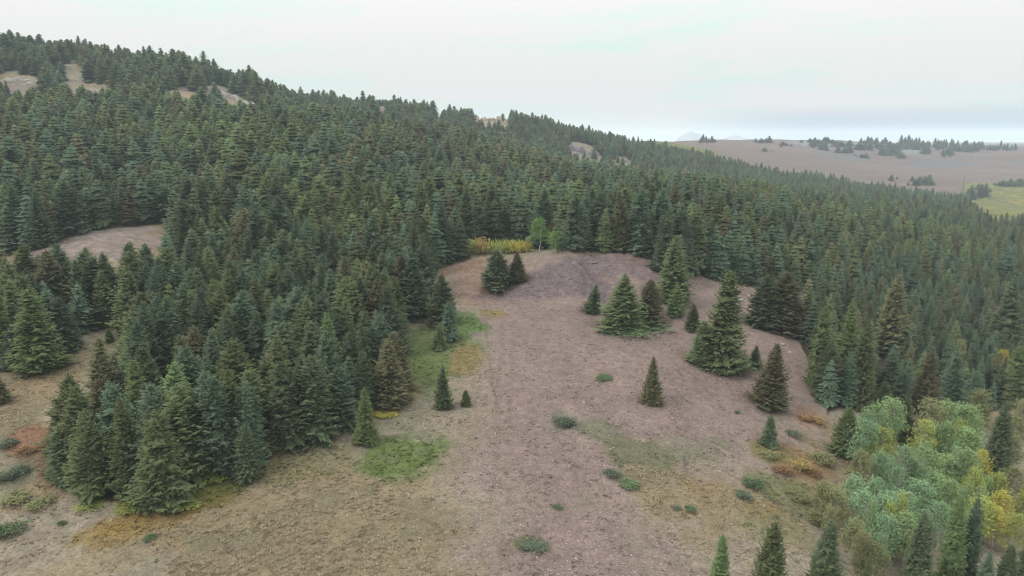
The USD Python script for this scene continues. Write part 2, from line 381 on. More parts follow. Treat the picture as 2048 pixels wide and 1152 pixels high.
# mountains on the horizon
for k, (mx, dist, wid, top) in enumerate([(1376, 7200, 170, 96), (1462, 7500, 190, 58)]):
    u, v = np.meshgrid(np.linspace(-1, 1, 60), np.linspace(-1, 1, 30), indexing="ij")
    bx = (mx - 1024) / F * dist
    X, Y = bx + u * wid, dist + v * 250
    f = fbm(np.stack([X / 160, Y / 160, 0 * X + k], -1), 4, 60)
    Z = 34 + (top + 16) * np.clip(1 - np.hypot(u, v) ** 1.2, 0, 1) ** 0.8 * (0.75 + 0.5 * f) - 1.0
    a, b = np.meshgrid(np.arange(59), np.arange(29), indexing="ij")
    usdkit.material(stage, f"/World/Looks/mountain_rock_{k}", {"g": ("geometry", {}), "n": ("noise_texture", {"scale": 0.01, "detail": 4.0}), "r": ("rgb_ramp", {"ramp": [(0.3, (.10, .11, .13)), (0.7, (.22, .21, .22))]}), "p": ("principled_bsdf", {"roughness": 0.9})},
                    [("g.position", "n.vector"), ("n.fac", "r.fac"), ("r.color", "p.base_color")], surface="p.BSDF")
    m = usdkit.mesh(stage, "/World/" + numbered("mountain"), (np.stack([X, Y, Z], -1).reshape(-1, 3), np.stack([a * 30 + b, (a + 1) * 30 + b, (a + 1) * 30 + b + 1, a * 30 + b + 1], -1).reshape(-1, 4)), look(f"mountain_rock_{k}"), smooth=True)
    tag(m, kind="structure")

# the air
usdkit.material(stage, "/World/Looks/haze", {"v": ("principled_volume", {"color": (0.80, 0.90, 1.0), "density": 0.00015, "anisotropy": 0.0})}, [], volume="v.volume")
import trimesh
hz = trimesh.creation.box([16800, 16800, 186]); hz.apply_translation([0, 0, 62])
tag(usdkit.mesh(stage, "/World/haze", hz, look("haze")), kind="stuff")

# ------------------------------------------------------------------ foliage shapes
def unit(v):
    return v / np.maximum(np.linalg.norm(v, axis=-1, keepdims=True), 1e-9)


def sprigs(base, along, length, width, roll, fold=0.25):
    """Leaf-like pieces, two triangles each, folded along the middle."""
    up = np.tile([0, 0, 1.0], (len(base), 1))
    side = unit(np.cross(along, up) + 1e-6)
    nor = np.cross(side, along)
    s = side * np.cos(roll)[:, None] + nor * np.sin(roll)[:, None]
    n = np.cross(s, along)
    tip = base + along * length[:, None]
    m = base + along * (length * 0.45)[:, None]
    l, r = m + s * (width / 2)[:, None] - n * (width * fold)[:, None], m - s * (width / 2)[:, None] - n * (width * fold)[:, None]
    v = np.stack([base, l, tip, r], 1).reshape(-1, 3)
    k = np.arange(len(base))[:, None] * 4
    f = np.concatenate([k + [0, 1, 2], k + [0, 2, 3]], 1).reshape(-1, 3)
    return v, f, np.repeat(n, 4, 0)


def foliage(path, v, f, normals, material, tip=None):
    """A mesh of leaves or needles whose normals follow the mass they belong to, as soft foliage shades."""
    m = usdkit.mesh(stage, path, (v, f), material)
    m.CreateNormalsAttr(Vt.Vec3fArray.FromNumpy(unit(normals).astype(np.float32)))
    m.SetNormalsInterpolation("vertex")
    if tip is not None:
        primvar(m, "tip", tip, T.FloatArray)
    return m


def tapered(path, radii, sides=6):
    path = np.asarray(path, float)
    a = np.linspace(0, 2 * np.pi, sides, endpoint=False)
    t = unit(np.gradient(path, axis=0))
    e = unit(np.cross(t, np.where(np.abs(t[:, 2:]) < 0.9, [0, 0, 1.0], [1.0, 0, 0])))
    h = np.cross(t, e)
    v = path[:, None] + np.asarray(radii)[:, None, None] * (np.cos(a)[None, :, None] * e[:, None] + np.sin(a)[None, :, None] * h[:, None])
    i, j = np.meshgrid(np.arange(len(path) - 1), np.arange(sides), indexing="ij")
    f = np.stack([i * sides + j, i * sides + (j + 1) % sides, (i + 1) * sides + (j + 1) % sides, (i + 1) * sides + j], -1).reshape(-1, 4)
    f = np.vstack([f[:, [0, 1, 2]], f[:, [0, 2, 3]]])
    return v.reshape(-1, 3), f


def join(parts):
    vs, fs, n = [], [], 0
    for v, f in parts:
        vs.append(v); fs.append(f + n); n += len(v)
    return np.vstack(vs), np.vstack(fs)


def spruce_crown(seed, levels, most, twigs, low=0.03, ragged=0.3, coarse=1.0, tops=1):
    """A conifer crown one unit tall and about half a unit wide: whorls of drooping branches, each a frond of sprigs."""
    r = np.random.default_rng(seed)
    B, A, L, W, R, TIP = [], [], [], [], [], []
    stems = [(0, 0, 1.0, 1.0)]
    for k in range(tops - 1):
        t = r.uniform(0, 6.28); stems.append((0.10 * math.cos(t), 0.10 * math.sin(t), r.uniform(.8, .93), .7))
    lump = r.uniform(0, 6.28, 6)
    for sx, sy, sh, sw in stems:
        for k in range(levels):
            z = low + (0.985 - low) * max(0.0, (k + r.uniform(-.3, .3)) / levels) ** 0.94
            z = min(max(z, 0.01), 0.985)
            full = 0.25 * sw * (1 - z) ** 0.64 * min(1.0, 0.70 + 3.0 * z)
            nb = max(4, int(round(most * (0.32 + 0.68 * full / 0.25))))
            ph = r.uniform(0, 6.28)
            for b in range(nb):
                phi = ph + 6.2832 * (b + r.uniform(-.32, .32)) / nb
                wave = 1 + 0.16 * math.sin(2 * phi + lump[0] + 5 * z) + 0.12 * math.sin(3 * phi + lump[1] - 9 * z) + 0.09 * math.sin(17 * z + lump[2])
                if r.random() < 0.06:
                    continue
                length = full * wave * r.uniform(1 - ragged, 1.12)
                s = -0.24 + 0.80 * z + r.uniform(-.14, .14)
                n = max(3, int(round(twigs * (0.35 + 0.65 * full / 0.25))))
                t = np.linspace(0.22, 1.0, n) + r.uniform(-.03, .03, n)
                d = np.array([math.cos(phi), math.sin(phi), 0.0]); lat = np.array([-d[1], d[0], 0.0])
                pz = z + length * (s * t - 0.10 * np.sin(3.1 * t) + 0.24 * t * t)
                p = np.array([sx, sy, 0]) + d * (length * t)[:, None]; p[:, 2] = pz * sh
                for sgn in (-1, 1, 0):
                    spread = r.uniform(.55, 1.05, n) * sgn
                    droop = r.uniform(-.45, .12, n) + s * 0.5
                    dirv = d * np.cos(spread)[:, None] + lat * np.sin(spread)[:, None]; dirv[:, 2] += droop
                    tl = (0.36 * length * (1.12 - 0.72 * t) + 0.012) * r.uniform(.7, 1.2, n) * (0.8 if sgn == 0 else 1)
                    B.append(p); A.append(unit(dirv)); L.append(tl); W.append((0.30 * tl + 0.006) * coarse); R.append(r.uniform(-.7, .7, n)); TIP.append(t)
    # the leader
    k = 7
    B.append(np.tile([0, 0, .955], (k, 1)) + np.c_[np.zeros((k, 2)), np.linspace(0, .02, k)]); ph = r.uniform(0, 6.28, k)
    A.append(unit(np.c_[np.cos(ph) * .35, np.sin(ph) * .35, np.ones(k)])); L.append(np.full(k, .028)); W.append(np.full(k, .009 * coarse)); R.append(r.uniform(-1, 1, k)); TIP.append(np.ones(k))
    v, f, n = sprigs(np.vstack(B), np.vstack(A), np.concatenate(L), np.concatenate(W), np.concatenate(R))
    out = np.c_[v[:, :2], np.zeros(len(v))]
    n = unit(0.75 * unit(out) + [0, 0, 0.62]) * 0.75 + n * 0.5
    tip = np.clip(np.repeat(np.concatenate(TIP), 4) + np.tile([-.15, 0, .15, 0], len(v) // 4), 0, 1)
    return v, f, tip, n


def spruce_mass(seed, levels=15, points=15, sprays=420, size=1.0, low=0.02, tops=1):
    """The same tree as it reads from afar: ragged skirts of boughs, one above the other, roughened with sprays."""
    r = np.random.default_rng(seed)
    V_, F_, T_, N_, n = [], [], [], [], 0
    lump = r.uniform(0, 6.28, 4)
    B, A, L = [], [], []
    for k in range(levels):
        z = low + (0.97 - low) * (k / levels) ** 0.95 + r.uniform(-.012, .012)
        full = 0.25 * (1 - z) ** 0.66 * min(1.0, 0.72 + 3 * z)
        m = max(7, int(points * (0.4 + 0.6 * full / 0.25)))
        ph = 6.2832 * (np.arange(2 * m) + r.uniform(-.35, .35, 2 * m)) / (2 * m) + r.uniform(0, 6.28)
        wave = 1 + 0.22 * np.sin(2 * ph + lump[0] + 5 * z) + 0.17 * np.sin(3 * ph + lump[1] - 9 * z) + 0.1 * math.sin(19 * z + lump[2])
        rad = full * wave * np.where(np.arange(2 * m) % 2 == 0, r.uniform(.85, 1.18, 2 * m), r.uniform(.48, .74, 2 * m))
        lean_ = r.uniform(0, 6.28); drop = .34 * r.random() * rad * np.cos(ph - lean_) + r.uniform(-.05, .05, 2 * m) * rad + (-0.05 + 0.40 * z - 0.06) * rad + r.uniform(-.01, .01, 2 * m)
        rise = (0.10 + 0.03 * r.random()) * (15 / levels) ** 0.5
        top = np.array([[0, 0, min(z + rise, 1.0)]])
        mid = np.c_[np.cos(ph) * rad * .5, np.sin(ph) * rad * .5, z + rise * .40 + r.uniform(-.012, .012, 2 * m)]
        rim = np.c_[np.cos(ph) * rad, np.sin(ph) * rad, z + drop]
        v = np.vstack([top, mid, rim]); M = 2 * m
        i = np.arange(M); j = (i + 1) % M
        f = np.vstack([np.c_[np.zeros(M, int), 1 + i, 1 + j], np.c_[1 + i, 1 + M + i, 1 + M + j], np.c_[1 + i, 1 + M + j, 1 + j]])
        ridge_ = np.where(np.arange(M) % 2 == 0, .35, -.05)
        nn = np.vstack([[[0, 0, 1]], np.c_[np.cos(ph) * .7, np.sin(ph) * .7, .62 + ridge_], np.c_[np.cos(ph) * .8, np.sin(ph) * .8, .55 + ridge_]])
        V_.append(v); F_.append(f + n); N_.append(nn); T_.append(np.r_[0.3, np.full(M, .45), np.where(np.arange(M) % 2 == 0, 1.0, .35)]); n += len(v)
        q = max(4, int(sprays / levels * (0.3 + 0.9 * full / .25)))
        a = r.uniform(0, 6.28, q); e = full * r.uniform(.45, 1.0, q)
        B.append(np.c_[np.cos(a) * e, np.sin(a) * e, z + rise * .5 * (1 - e / max(full, 1e-6)) + r.uniform(0, .03, q)]); A.append(unit(np.c_[np.cos(a), np.sin(a), r.uniform(-.15, .5, q)])); L.append((full * r.uniform(.22, .42, q) + .008) * size)
    B, A, L = np.vstack(B), np.vstack(A), np.concatenate(L)
    v, f, nn = sprigs(B, A, L, L * .5, r.uniform(-.6, .6, len(B)))
    out = np.c_[v[:, :2], np.zeros(len(v))]
    V_.append(v); F_.append(f + n); N_.append(unit(.75 * unit(out) + [0, 0, .62]) * .8 + nn * .4); T_.append(np.tile([.5, .8, 1.0, .8], len(B)))
    return np.vstack(V_), np.vstack(F_), np.concatenate(T_), np.vstack(N_)


def spruce_trunk(seed):
    r = np.random.default_rng(seed)
    z = np.linspace(-0.03, 0.97, 9)
    w = np.cumsum(r.normal(0, .002, (9, 2)), 0)
    return tapered(np.c_[w, z], 0.016 * (1.02 - z) + 0.001, 7)


TONES = {  # needle colours: older needles, new tips
    "olive": ((.136, .176, .084), (.200, .236, .116)), "bluish": ((.112, .168, .108), (.160, .216, .138)), "brownish": ((.162, .160, .092), (.222, .212, .120)),
    "bright": ((.150, .206, .088), (.208, .262, .116)), "dark": ((.114, .154, .090), (.156, .192, .108))}
for name, (a, b) in TONES.items():
    usdkit.material(stage, f"/World/Looks/needles_{name}", {
        "g": ("geometry", {}), "o": ("object_info", {}), "t": ("attribute", {"attribute": "tip"}),
        "tm": ("map_range", {"from_min": 0.15, "from_max": 0.95, "to_min": 0.0, "to_max": 1.0, "clamp": True}),
        "c": ("mix", {"color1": a, "color2": b}), "rr": ("map_range", {"from_min": 0, "from_max": 1, "to_min": 0.62, "to_max": 1.4}), "oo": ("map_range", {"from_min": 0, "from_max": 1, "to_min": 0.72, "to_max": 1.3}),
        "mm": ("math", {"math_type": "multiply"}), "h": ("hsv", {"hue": 0.5, "saturation": 1.0}), "oh": ("map_range", {"from_min": 0, "from_max": 1, "to_min": 0.482, "to_max": 0.515}),
        "d": ("diffuse_bsdf", {}), "tr": ("translucent_bsdf", {}), "x": ("mix_closure", {"fac": 0.10}),
    }, [("t.fac", "tm.value"), ("tm.result", "c.fac"), ("g.random_per_island", "rr.value"), ("o.random", "oo.value"), ("o.random", "oh.value"), ("rr.result", "mm.value1"), ("oo.result", "mm.value2"),
        ("c.color", "h.color"), ("mm.value", "h.value"), ("oh.result", "h.hue"), ("h.color", "d.color"), ("h.color", "tr.color"), ("d.BSDF", "x.closure1"), ("tr.BSDF", "x.closure2")], surface="x.closure")
for name, c1, c2 in [("spruce_bark", (.07, .055, .045), (.14, .12, .105)), ("aspen_bark", (.33, .32, .26), (.50, .48, .42)), ("dead_wood", (.12, .105, .10), (.21, .19, .185))]:
    usdkit.material(stage, "/World/Looks/" + name, {"tc": ("texture_coordinate", {}), "n": ("noise_texture", {"scale": 40.0, "detail": 3.0}), "r": ("rgb_ramp", {"ramp": [(0.35, c1), (0.65, c2)]}), "p": ("principled_bsdf", {"roughness": 0.9})},
                    [("tc.object", "n.vector"), ("n.fac", "r.fac"), ("r.color", "p.base_color")], surface="p.BSDF")

KINDS = stage.CreateClassPrim("/World/Kinds")
def near_spruce(seed, levels, points, **more):
    """Skirts of boughs inside, fronds of sprigs outside."""
    a = spruce_mass(seed, levels, points, 1500, .55)
    b = spruce_crown(seed, levels + 10, 9, 9, **more)
    return np.vstack([a[0] * [.93, .93, .985], b[0]]), np.vstack([a[1], b[1] + len(a[0])]), np.concatenate([a[2], b[2]]), np.vstack([a[3], b[3]])


SHAPES = [near_spruce(101, 26, 13), near_spruce(102, 22, 14, ragged=.42), near_spruce(103, 28, 12, tops=2), near_spruce(104, 24, 13, ragged=.36, low=.015), near_spruce(105, 21, 12, ragged=.5, low=.05, tops=3), near_spruce(106, 13, 10, ragged=.4, coarse=1.5), near_spruce(107, 12, 9, ragged=.5, coarse=1.6)]


def define_tree(path, crown, bark_mesh, needle, bark="spruce_bark"):
    UsdGeom.Xform.Define(stage, path)
    foliage(path + "/crown", crown[0], crown[1], crown[3], look(needle), crown[2])
    usdkit.mesh(stage, path + "/trunk", bark_mesh, look(bark), smooth=True)


for tone in TONES:
    for k, sh in enumerate(SHAPES):
        define_tree(f"/World/Kinds/spruce_{tone}_{k}", sh, spruce_trunk(k), "needles_" + tone)

TREES = []   # (x, y, z, h, w) of every spruce standing


def thing(name, kind_path, loc, rz, scale, label, cat, group=None, lean=None):
    x = UsdGeom.Xform.Define(stage, "/World/" + numbered(name))
    place(x, loc, rz, scale, lean)
    tag(x, label, cat, group)
    x.GetPrim().GetReferences().AddInternalReference(kind_path)
    x.GetPrim().SetInstanceable(True)
    return x


def tall(p, topx, topy):
    """The height at which the point above p appears on the row topy."""
    lo, hi = 0.3, 40
    for _ in range(30):
        m = (lo + hi) / 2
        lo, hi = (m, hi) if project(p + [0, 0, m])[1] > topy else (lo, m)
    return lo
# ------------------------------------------------------------------ spruces one can tell apart: top (x, y), foot (x, y) and width in photograph pixels
NAMED = [
 # the stand at the corner of the tan meadow
 (160, 745, 152, 905, 108, "olive", "olive spruce at the back corner of the stand by the tan meadow"),
 (128, 852, 130, 962, 72, "dark", "dark narrow spruce beside the red ground plants"),
 (213, 752, 218, 908, 86, "brownish", "brownish spruce behind the front row of the stand by the tan meadow"),
 (193, 815, 190, 988, 98, "olive", "olive spruce standing just right of the red ground plants"),
 (262, 795, 262, 985, 80, "olive", "narrow olive spruce above the bare grey dead tree"),
 (335, 815, 327, 1008, 122, "olive", "broad olive spruce rising from the yellow ground plants"),
 (362, 722, 378, 905, 118, "bright", "tall light green spruce right behind the broad spruce at the yellow plants"),
 (422, 738, 424, 915, 108, "bluish", "bluish green spruce between the broad corner spruce and a small young spruce"),
 (497, 846, 497, 955, 66, "dark", "small dark spruce standing out in front of the stand's meadow edge"),
 (512, 735, 512, 893, 112, "olive", "olive spruce right behind the small dark spruce at the meadow edge"),
 (578, 716, 574, 890, 106, "dark", "dark spruce in the meadow edge row, two behind the small young one"),
 (630, 706, 632, 872, 116, "dark", "broad dark spruce in the middle of the stand's meadow edge row"),
 (690, 730, 684, 846, 92, "bluish", "bluish spruce behind the small spruce by the bright grass patch"),
 (735, 775, 733, 885, 52, "bright", "small narrow green spruce beside the bright grass patch and yellow flowers"),
 (777, 676, 781, 812, 90, "brownish", "brownish spruce standing behind the small clump of yellow flowers"),
 (297, 764, 300, 880, 62, "bluish", "small pale bluish spruce wedged between taller spruces"),
 (297, 680, 299, 812, 74, "dark", "dark spruce at the tan meadow's edge behind the pale bluish one"),
 (397, 650, 400, 778, 84, "brownish", "brownish spruce in the second row of the stand"),
 (460, 612, 464, 740, 80, "bright", "bright green topped spruce in the middle of the dense stand"),
 (517, 621, 520, 742, 66, "bluish", "grey green spruce beside the bright topped one in the dense stand"),
 (657, 622, 660, 752, 66, "bright", "slim bright green spruce in the back rows of the dense stand"),
 (585, 640, 590, 765, 86, "olive", "olive spruce between the grey green and the slim bright spruce"),
 (712, 560, 712, 700, 92, "olive", "tall olive spruce near the green grass bay"),
 (768, 540, 772, 672, 84, "olive", "olive spruce at the upper edge of the green grass bay"),
 (826, 500, 826, 634, 86, "bluish", "dark bluish spruce standing at the top of the green grass bay"),
 (735, 520, 738, 640, 80, "brownish", "brownish olive spruce behind the two at the green grass bay"),
 (556, 520, 556, 660, 88, "olive", "tall broad olive spruce above the dense stand"),
 (300, 582, 292, 716, 116, "olive", "broad twin topped spruce at the upper edge of the tan meadow"),
 (345, 590, 350, 705, 70, "olive", "olive spruce beside the broad twin topped one above the tan meadow"),
 (497, 415, 500, 520, 90, "brownish", "dark brownish spruce standing alone beside a pale gap in the forest"),
 # the clump across the tan meadow
 (75, 572, 80, 740, 112, "bright", "tall bright green spruce leading the clump across the tan meadow"),
 (5, 580, 8, 728, 76, "bright", "bright green spruce cut by the picture's edge in the clump across the meadow"),
 (32, 648, 36, 736, 66, "bluish", "short bluish spruce in front of the clump across the tan meadow"),
 (130, 590, 130, 700, 76, "bluish", "bluish spruce on the meadow side of the clump"),
 (64, 700, 66, 746, 34, "bright", "tiny spruce at the foot of the tall bright green one"),
 (108, 497, 110, 632, 98, "brownish", "brownish spruce behind the clump, below the gravel clearing"),
 (200, 512, 200, 640, 122, "dark", "broad dark spruce at the head of the tan meadow"),
 (148, 520, 150, 636, 80, "dark", "dark spruce between the brownish and the broad one above the meadow"),
 (62, 487, 64, 618, 84, "olive", "olive spruce left of the brownish one below the gravel clearing"),
 (270, 498, 272, 618, 84, "olive", "olive spruce below the pale end of the gravel clearing"),
 (222, 655, 220, 684, 22, "bright", "tiny young spruce alone at the top of the tan meadow"),
 (5, 748, 4, 806, 40, "brownish", "small brownish spruce cut by the picture's edge on the tan meadow"),
 # on and around the bare strip
 (887, 545, 885, 648, 68, "dark", "tallest dark spruce of the trio in the green grass bay"),
 (903, 600, 899, 679, 46, "bluish", "middle sized spruce of the trio in the green grass bay"),
 (880, 645, 880, 698, 34, "bright", "smallest bluish green spruce of the trio in the green grass bay"),
 (889, 730, 887, 816, 42, "dark", "slender dark spruce alone on the strip, below the green grass bay"),
 (933, 778, 932, 811, 24, "bright", "tiny spruce beside the slender dark one on the bare strip"),
 (996, 497, 994, 575, 74, "dark", "dark bushy spruce in front of the yellow shrubs"),
 (1033, 502, 1034, 562, 44, "brownish", "thin brownish spruce leaning on the bushy one before the yellow shrubs"),
 (1194, 566, 1182, 625, 40, "dark", "crooked dark little spruce at the foot of the gravel knoll"),
 (1248, 546, 1246, 660, 98, "olive", "broad olive spruce at the foot of the gravel knoll"),
 (1294, 556, 1298, 644, 70, "brownish", "brownish spruce joined to the broad one at the knoll's foot"),
 (1350, 468, 1345, 602, 82, "olive", "tall olive spruce at the end of the gravel knoll"),
 (1353, 568, 1352, 632, 46, "bright", "short green spruce beneath the tall one at the knoll's end"),
 (1305, 710, 1303, 806, 46, "brownish", "small brown topped spruce alone on the bare gravel strip"),
 (1452, 535, 1440, 732, 108, "olive", "tallest spruce on the gravel, with wide low skirt of branches"),
 (1400, 640, 1402, 728, 60, "olive", "short olive spruce against the skirt of the tallest one on the gravel"),
 (1384, 605, 1385, 662, 36, "dark", "small dark spruce behind the tallest one on the gravel"),
 (1562, 540, 1566, 660, 100, "brownish", "broad brownish spruce at the gravel's wooded edge"),
 (1525, 548, 1528, 652, 86, "dark", "dark spruce joined to the broad brownish one at the wooded edge"),
 (1547, 684, 1537, 812, 76, "brownish", "brown topped spruce with green skirt above the orange shrubs"),
 (1510, 690, 1510, 736, 34, "dark", "small dark spruce behind the brown topped one with green skirt"),
 (1536, 828, 1537, 891, 40, "dark", "small dark green spruce by the orange ground plants"),
 # along the wooded edge right of the strip
 (1638, 605, 1636, 780, 62, "bright", "light green slim spruce first at the wooded edge above the aspen thicket"),
 (1685, 598, 1688, 770, 60, "bright", "light green slim spruce second along the wooded edge above the aspens"),
 (1715, 635, 1718, 815, 60, "olive", "olive slim spruce third along the wooded edge above the aspens"),
 (1655, 680, 1652, 800, 66, "dark", "dark spruce low at the corner above the orange shrubs"),
 (1690, 700, 1692, 812, 52, "bluish", "bluish slim spruce low at the wooded edge above the aspens"),
 (1775, 545, 1778, 712, 82, "brownish", "large brownish spruce with layered boughs on the wooded slope"),
 (1842, 700, 1846, 830, 66, "brownish", "brownish spruce right behind the pale aspen thicket"),
 (1800, 740, 1798, 820, 50, "bluish", "short bluish spruce just behind the aspen thicket"),
 (1765, 760, 1762, 836, 54, "dark", "short dark spruce just behind the aspen thicket"),
 (1895, 700, 1900, 820, 60, "bluish", "bluish spruce behind the aspens beside pale yellow leaves"),
 (1940, 740, 1940, 842, 56, "bluish", "short bluish spruce behind the thicket's far corner"),
 (2024, 688, 2024, 808, 64, "bright", "bright green spruce beside the golden aspen top"),
 (2005, 560, 2006, 706, 80, "dark", "tall dark spruce with bare lower trunk at the picture's edge"),
 (1986, 800, 1985, 978, 72, "dark", "dark bluish spruce standing alone between aspens and yellow trees"),
 (1805, 792, 1804, 884, 46, "olive", "yellowish topped spruce rising out of the pale aspen thicket"),
 (1692, 812, 1690, 908, 70, "bright", "green spruce at the upper corner of the pale aspen thicket"),
 # at the bottom edge
 (1439, 1066, 1438, 1190, 52, "bright", "narrow spruce top at the bottom edge, first beside the strip"),
 (1537, 1040, 1535, 1215, 88, "olive", "wide spruce top at the bottom edge between two narrower ones"),
 (1648, 1040, 1644, 1220, 88, "dark", "dark ragged spruce top at the bottom edge beside the aspens"),
 (1893, 985, 1893, 1185, 66, "bright", "tall pointed spruce in front of the pale aspen thicket"),
 (1925, 990, 1928, 1180, 56, "bluish", "bluish pointed spruce beside the tallest one before the thicket"),
 (1830, 1020, 1826, 1200, 66, "dark", "dark spruce before the thicket, next to a small yellowish one"),
 (1846, 1120, 1846, 1205, 30, "olive", "small yellowish spruce at the bottom edge below the thicket"),
 (2000, 1085, 2000, 1230, 66, "dark", "dark spruce at the bottom corner below the yellow trees"),
 (2044, 1040, 2046, 1200, 56, "dark", "dark spruce cut by the picture's edge near the yellow trees"),
 (1725, 1110, 1728, 1215, 34, "olive", "small thin spruce at the bottom edge under the aspen thicket"),
 (1955, 1100, 1958, 1240, 60, "bluish", "bluish spruce at the bottom edge before the yellow trees"),
]
for k, (tx, ty, bx, by, wpx, tone, label) in enumerate(NAMED):
    p = spot(bx, by)
    h = tall(p, tx, ty)
    zc = project(p + [0, 0, h / 2])[2]
    w = wpx * zc / F
    lean = (0, math.degrees(math.atan2((tx - bx) * zc / F, h)) * 0.9, 0) if abs(tx - bx) > 6 else None
    TREES.append((p[0], p[1], w / 2))
    s = [0, 1, 3, 0, 1, 3, 2][k % 7] if h < 9 else [0, 2, 3, 1, 4, 0, 1, 3][k % 8]
    if h < 6.2:
        s = 5 + k % 2
    if "twin" in label:
        s = 2
    thing("spruce_tree", f"/World/Kinds/spruce_{tone}_{s}", p + [0, 0, -0.05], float(rng.uniform(0, 360)), (w / 0.5, w / 0.5, h), label, "spruce", "spruces one can tell apart", lean)

# ------------------------------------------------------------------ the forest
cand = []
for r0, r1, gap in [(58, 210, 3.9), (210, 420, 4.5), (420, 1000, 4.6)]:
    half = math.radians(43)
    xs = np.arange(-r1, r1, gap); ys = np.arange(20, r1, gap)
    X, Y = np.meshgrid(xs, ys)
    X = X + (np.arange(X.shape[0]) % 2)[:, None] * gap / 2
    X, Y = (X + rng.uniform(-.36, .36, X.shape) * gap).ravel(), (Y + rng.uniform(-.36, .36, Y.shape) * gap).ravel()
    r, a = np.hypot(X, Y), np.abs(np.arctan2(X, Y))
    k = (r >= r0) & (r < r1) & (a < half)
    cand.append(np.c_[X[k], Y[k]])
cand = np.vstack(cand)
cand = cand[noise(np.c_[cand / 13.0, np.zeros(len(cand))], 75) + rng.random(len(cand)) * .4 > .30]   # gaps in the canopy
cand = cand[~open_ground(cand[:, 0], cand[:, 1], True)]
Zg = height(cand[:, 0], cand[:, 1])
ppx, ppy, pzc = project(np.c_[cand, Zg])
keep = (ppx > -230) & (ppx < 2280) & (ppy < 1500)
cand, Zg, pzc, ppx, ppy = cand[keep], Zg[keep], pzc[keep], ppx[keep], ppy[keep]
N = np.c_[cand / 28.0, np.zeros(len(cand))]
hgt = (10.9 + 3.6 * (noise(N, 71) - 0.5)) * np.exp(rng.normal(0, .22, len(cand)))
hgt = hgt * np.interp(pzc, [330, 480], [1.0, .78])
hgt = np.where(ppy > 600, np.minimum(hgt, 11.5), np.minimum(hgt, 15.5))
edge_r = np.interp(ppx, [0, 900, 1300, 1700, 2048], [1, 1.04, 1.02, 1.0, 0.95])
hgt *= edge_r
hgt *= np.where((ppx > 330) & (ppx < 560) & (pzc > 395) & (pzc < 475), 1.25, 1.0)
hgt *= 1 - 0.28 * np.clip((ppx - 1560) / 100, 0, 1) * np.clip((ppy - 560) / 120, 0, 1)
wid = hgt * np.interp(ppx, [0, 700, 1400, 1650, 2048], [.56, .55, .51, .42, .37]) * np.interp(pzc, [150, 400], [1.0, 1.22]) * np.exp(rng.normal(0, .15, len(cand)))
gone = hidden(cand[:, 0], cand[:, 1], Zg + hgt, 0.012)
T3 = np.array(TREES)
near_named = (np.hypot(cand[:, None, 0] - T3[None, :, 0], cand[:, None, 1] - T3[None, :, 1]) < np.minimum(1.9, 0.6 * T3[None, :, 2] + 0.7)).any(1)
keep = ~gone & ~near_named
cand, Zg, pzc, ppx, ppy, hgt, wid = (v[keep] for v in (cand, Zg, pzc, ppx, ppy, hgt, wid))
tn = noise(np.c_[cand / 45.0, 0 * Zg], 81) * 0.6 + rng.random(len(cand)) * 0.55
brown_zone = np.exp(-(((ppx - 930) / 160) ** 2 + ((ppy - 330) / 60) ** 2))
roll = rng.random(len(cand))
NAMES = np.array(["olive", "bluish", "brownish", "bright", "dark"])
tone = np.select([roll < 0.09 + 0.25 * brown_zone, tn > 0.82, tn > 0.62, tn > 0.34], [2, 3, 0, 1], 4)
tone = np.where((pzc > 420) & (tone == 3) & (roll < .8), 1, tone)
shape = rng.integers(0, 5, len(cand))
spin = rng.uniform(0, 360, len(cand))

# the largest in view stand singly, up to three hundred spruces in all
_, topy, _ = project(np.c_[cand, Zg + hgt])
inview = (ppx > -15) & (ppx < 2063) & (topy < 1140) & (ppy > 0)
size = np.where(inview, hgt / pzc, 0)
single = np.argsort(-size)[: 300 - len(NAMED)]
TONE_WORD = {0: "olive", 1: "bluish green", 2: "brownish", 3: "bright green", 4: "dark green"}
WHERE = [  # a stretch of forest, told by what stands there
 (lambda a, b: a < 190 and b > 560, "in the clump across the meadow"),
 (lambda a, b: a < 420 and b > 620, "in rows above the tan meadow"),
 (lambda a, b: a < 620 and b > 700, "inside the stand's meadow edge"),
 (lambda a, b: a < 930 and b > 700, "inside the stand by bright grass"),
 (lambda a, b: a < 620 and b > 560, "in the dense stand's upper rows"),
 (lambda a, b: a < 960 and b > 560, "above the green grass bay"),
 (lambda a, b: a < 460, "around the gravel clearing"),
 (lambda a, b: a < 700, "on the slope above the stand"),
 (lambda a, b: a < 935, "upslope beside the yellow shrubs"),
 (lambda a, b: a < 1350, "behind the gravel knoll"),
 (lambda a, b: a < 1620 and b < 620, "past the gravel knoll's end"),
 (lambda a, b: a < 1800 and b < 640, "high on the wooded slope"),
 (lambda a, b: b < 640, "at the wooded slope's far end"),
 (lambda a, b: a < 1800 and b < 900, "at the edge above the aspens"),
 (lambda a, b: b < 900, "on the slope behind the aspens"),
 (lambda a, b: True, "around the yellow trees")]
ORD = "none leftmost second third fourth fifth sixth seventh eighth ninth tenth eleventh twelfth thirteenth fourteenth fifteenth sixteenth seventeenth eighteenth nineteenth twentieth 21st 22nd 23rd 24th 25th 26th 27th 28th 29th 30th".split()
bags = {}
for i in single:
    where = next(w for test, w in WHERE if test(ppx[i], ppy[i]))
    build = "tall" if hgt[i] > 12.2 else "short" if hgt[i] < 9.4 else "middling"
    bags.setdefault((where, build, int(tone[i])), []).append(i)
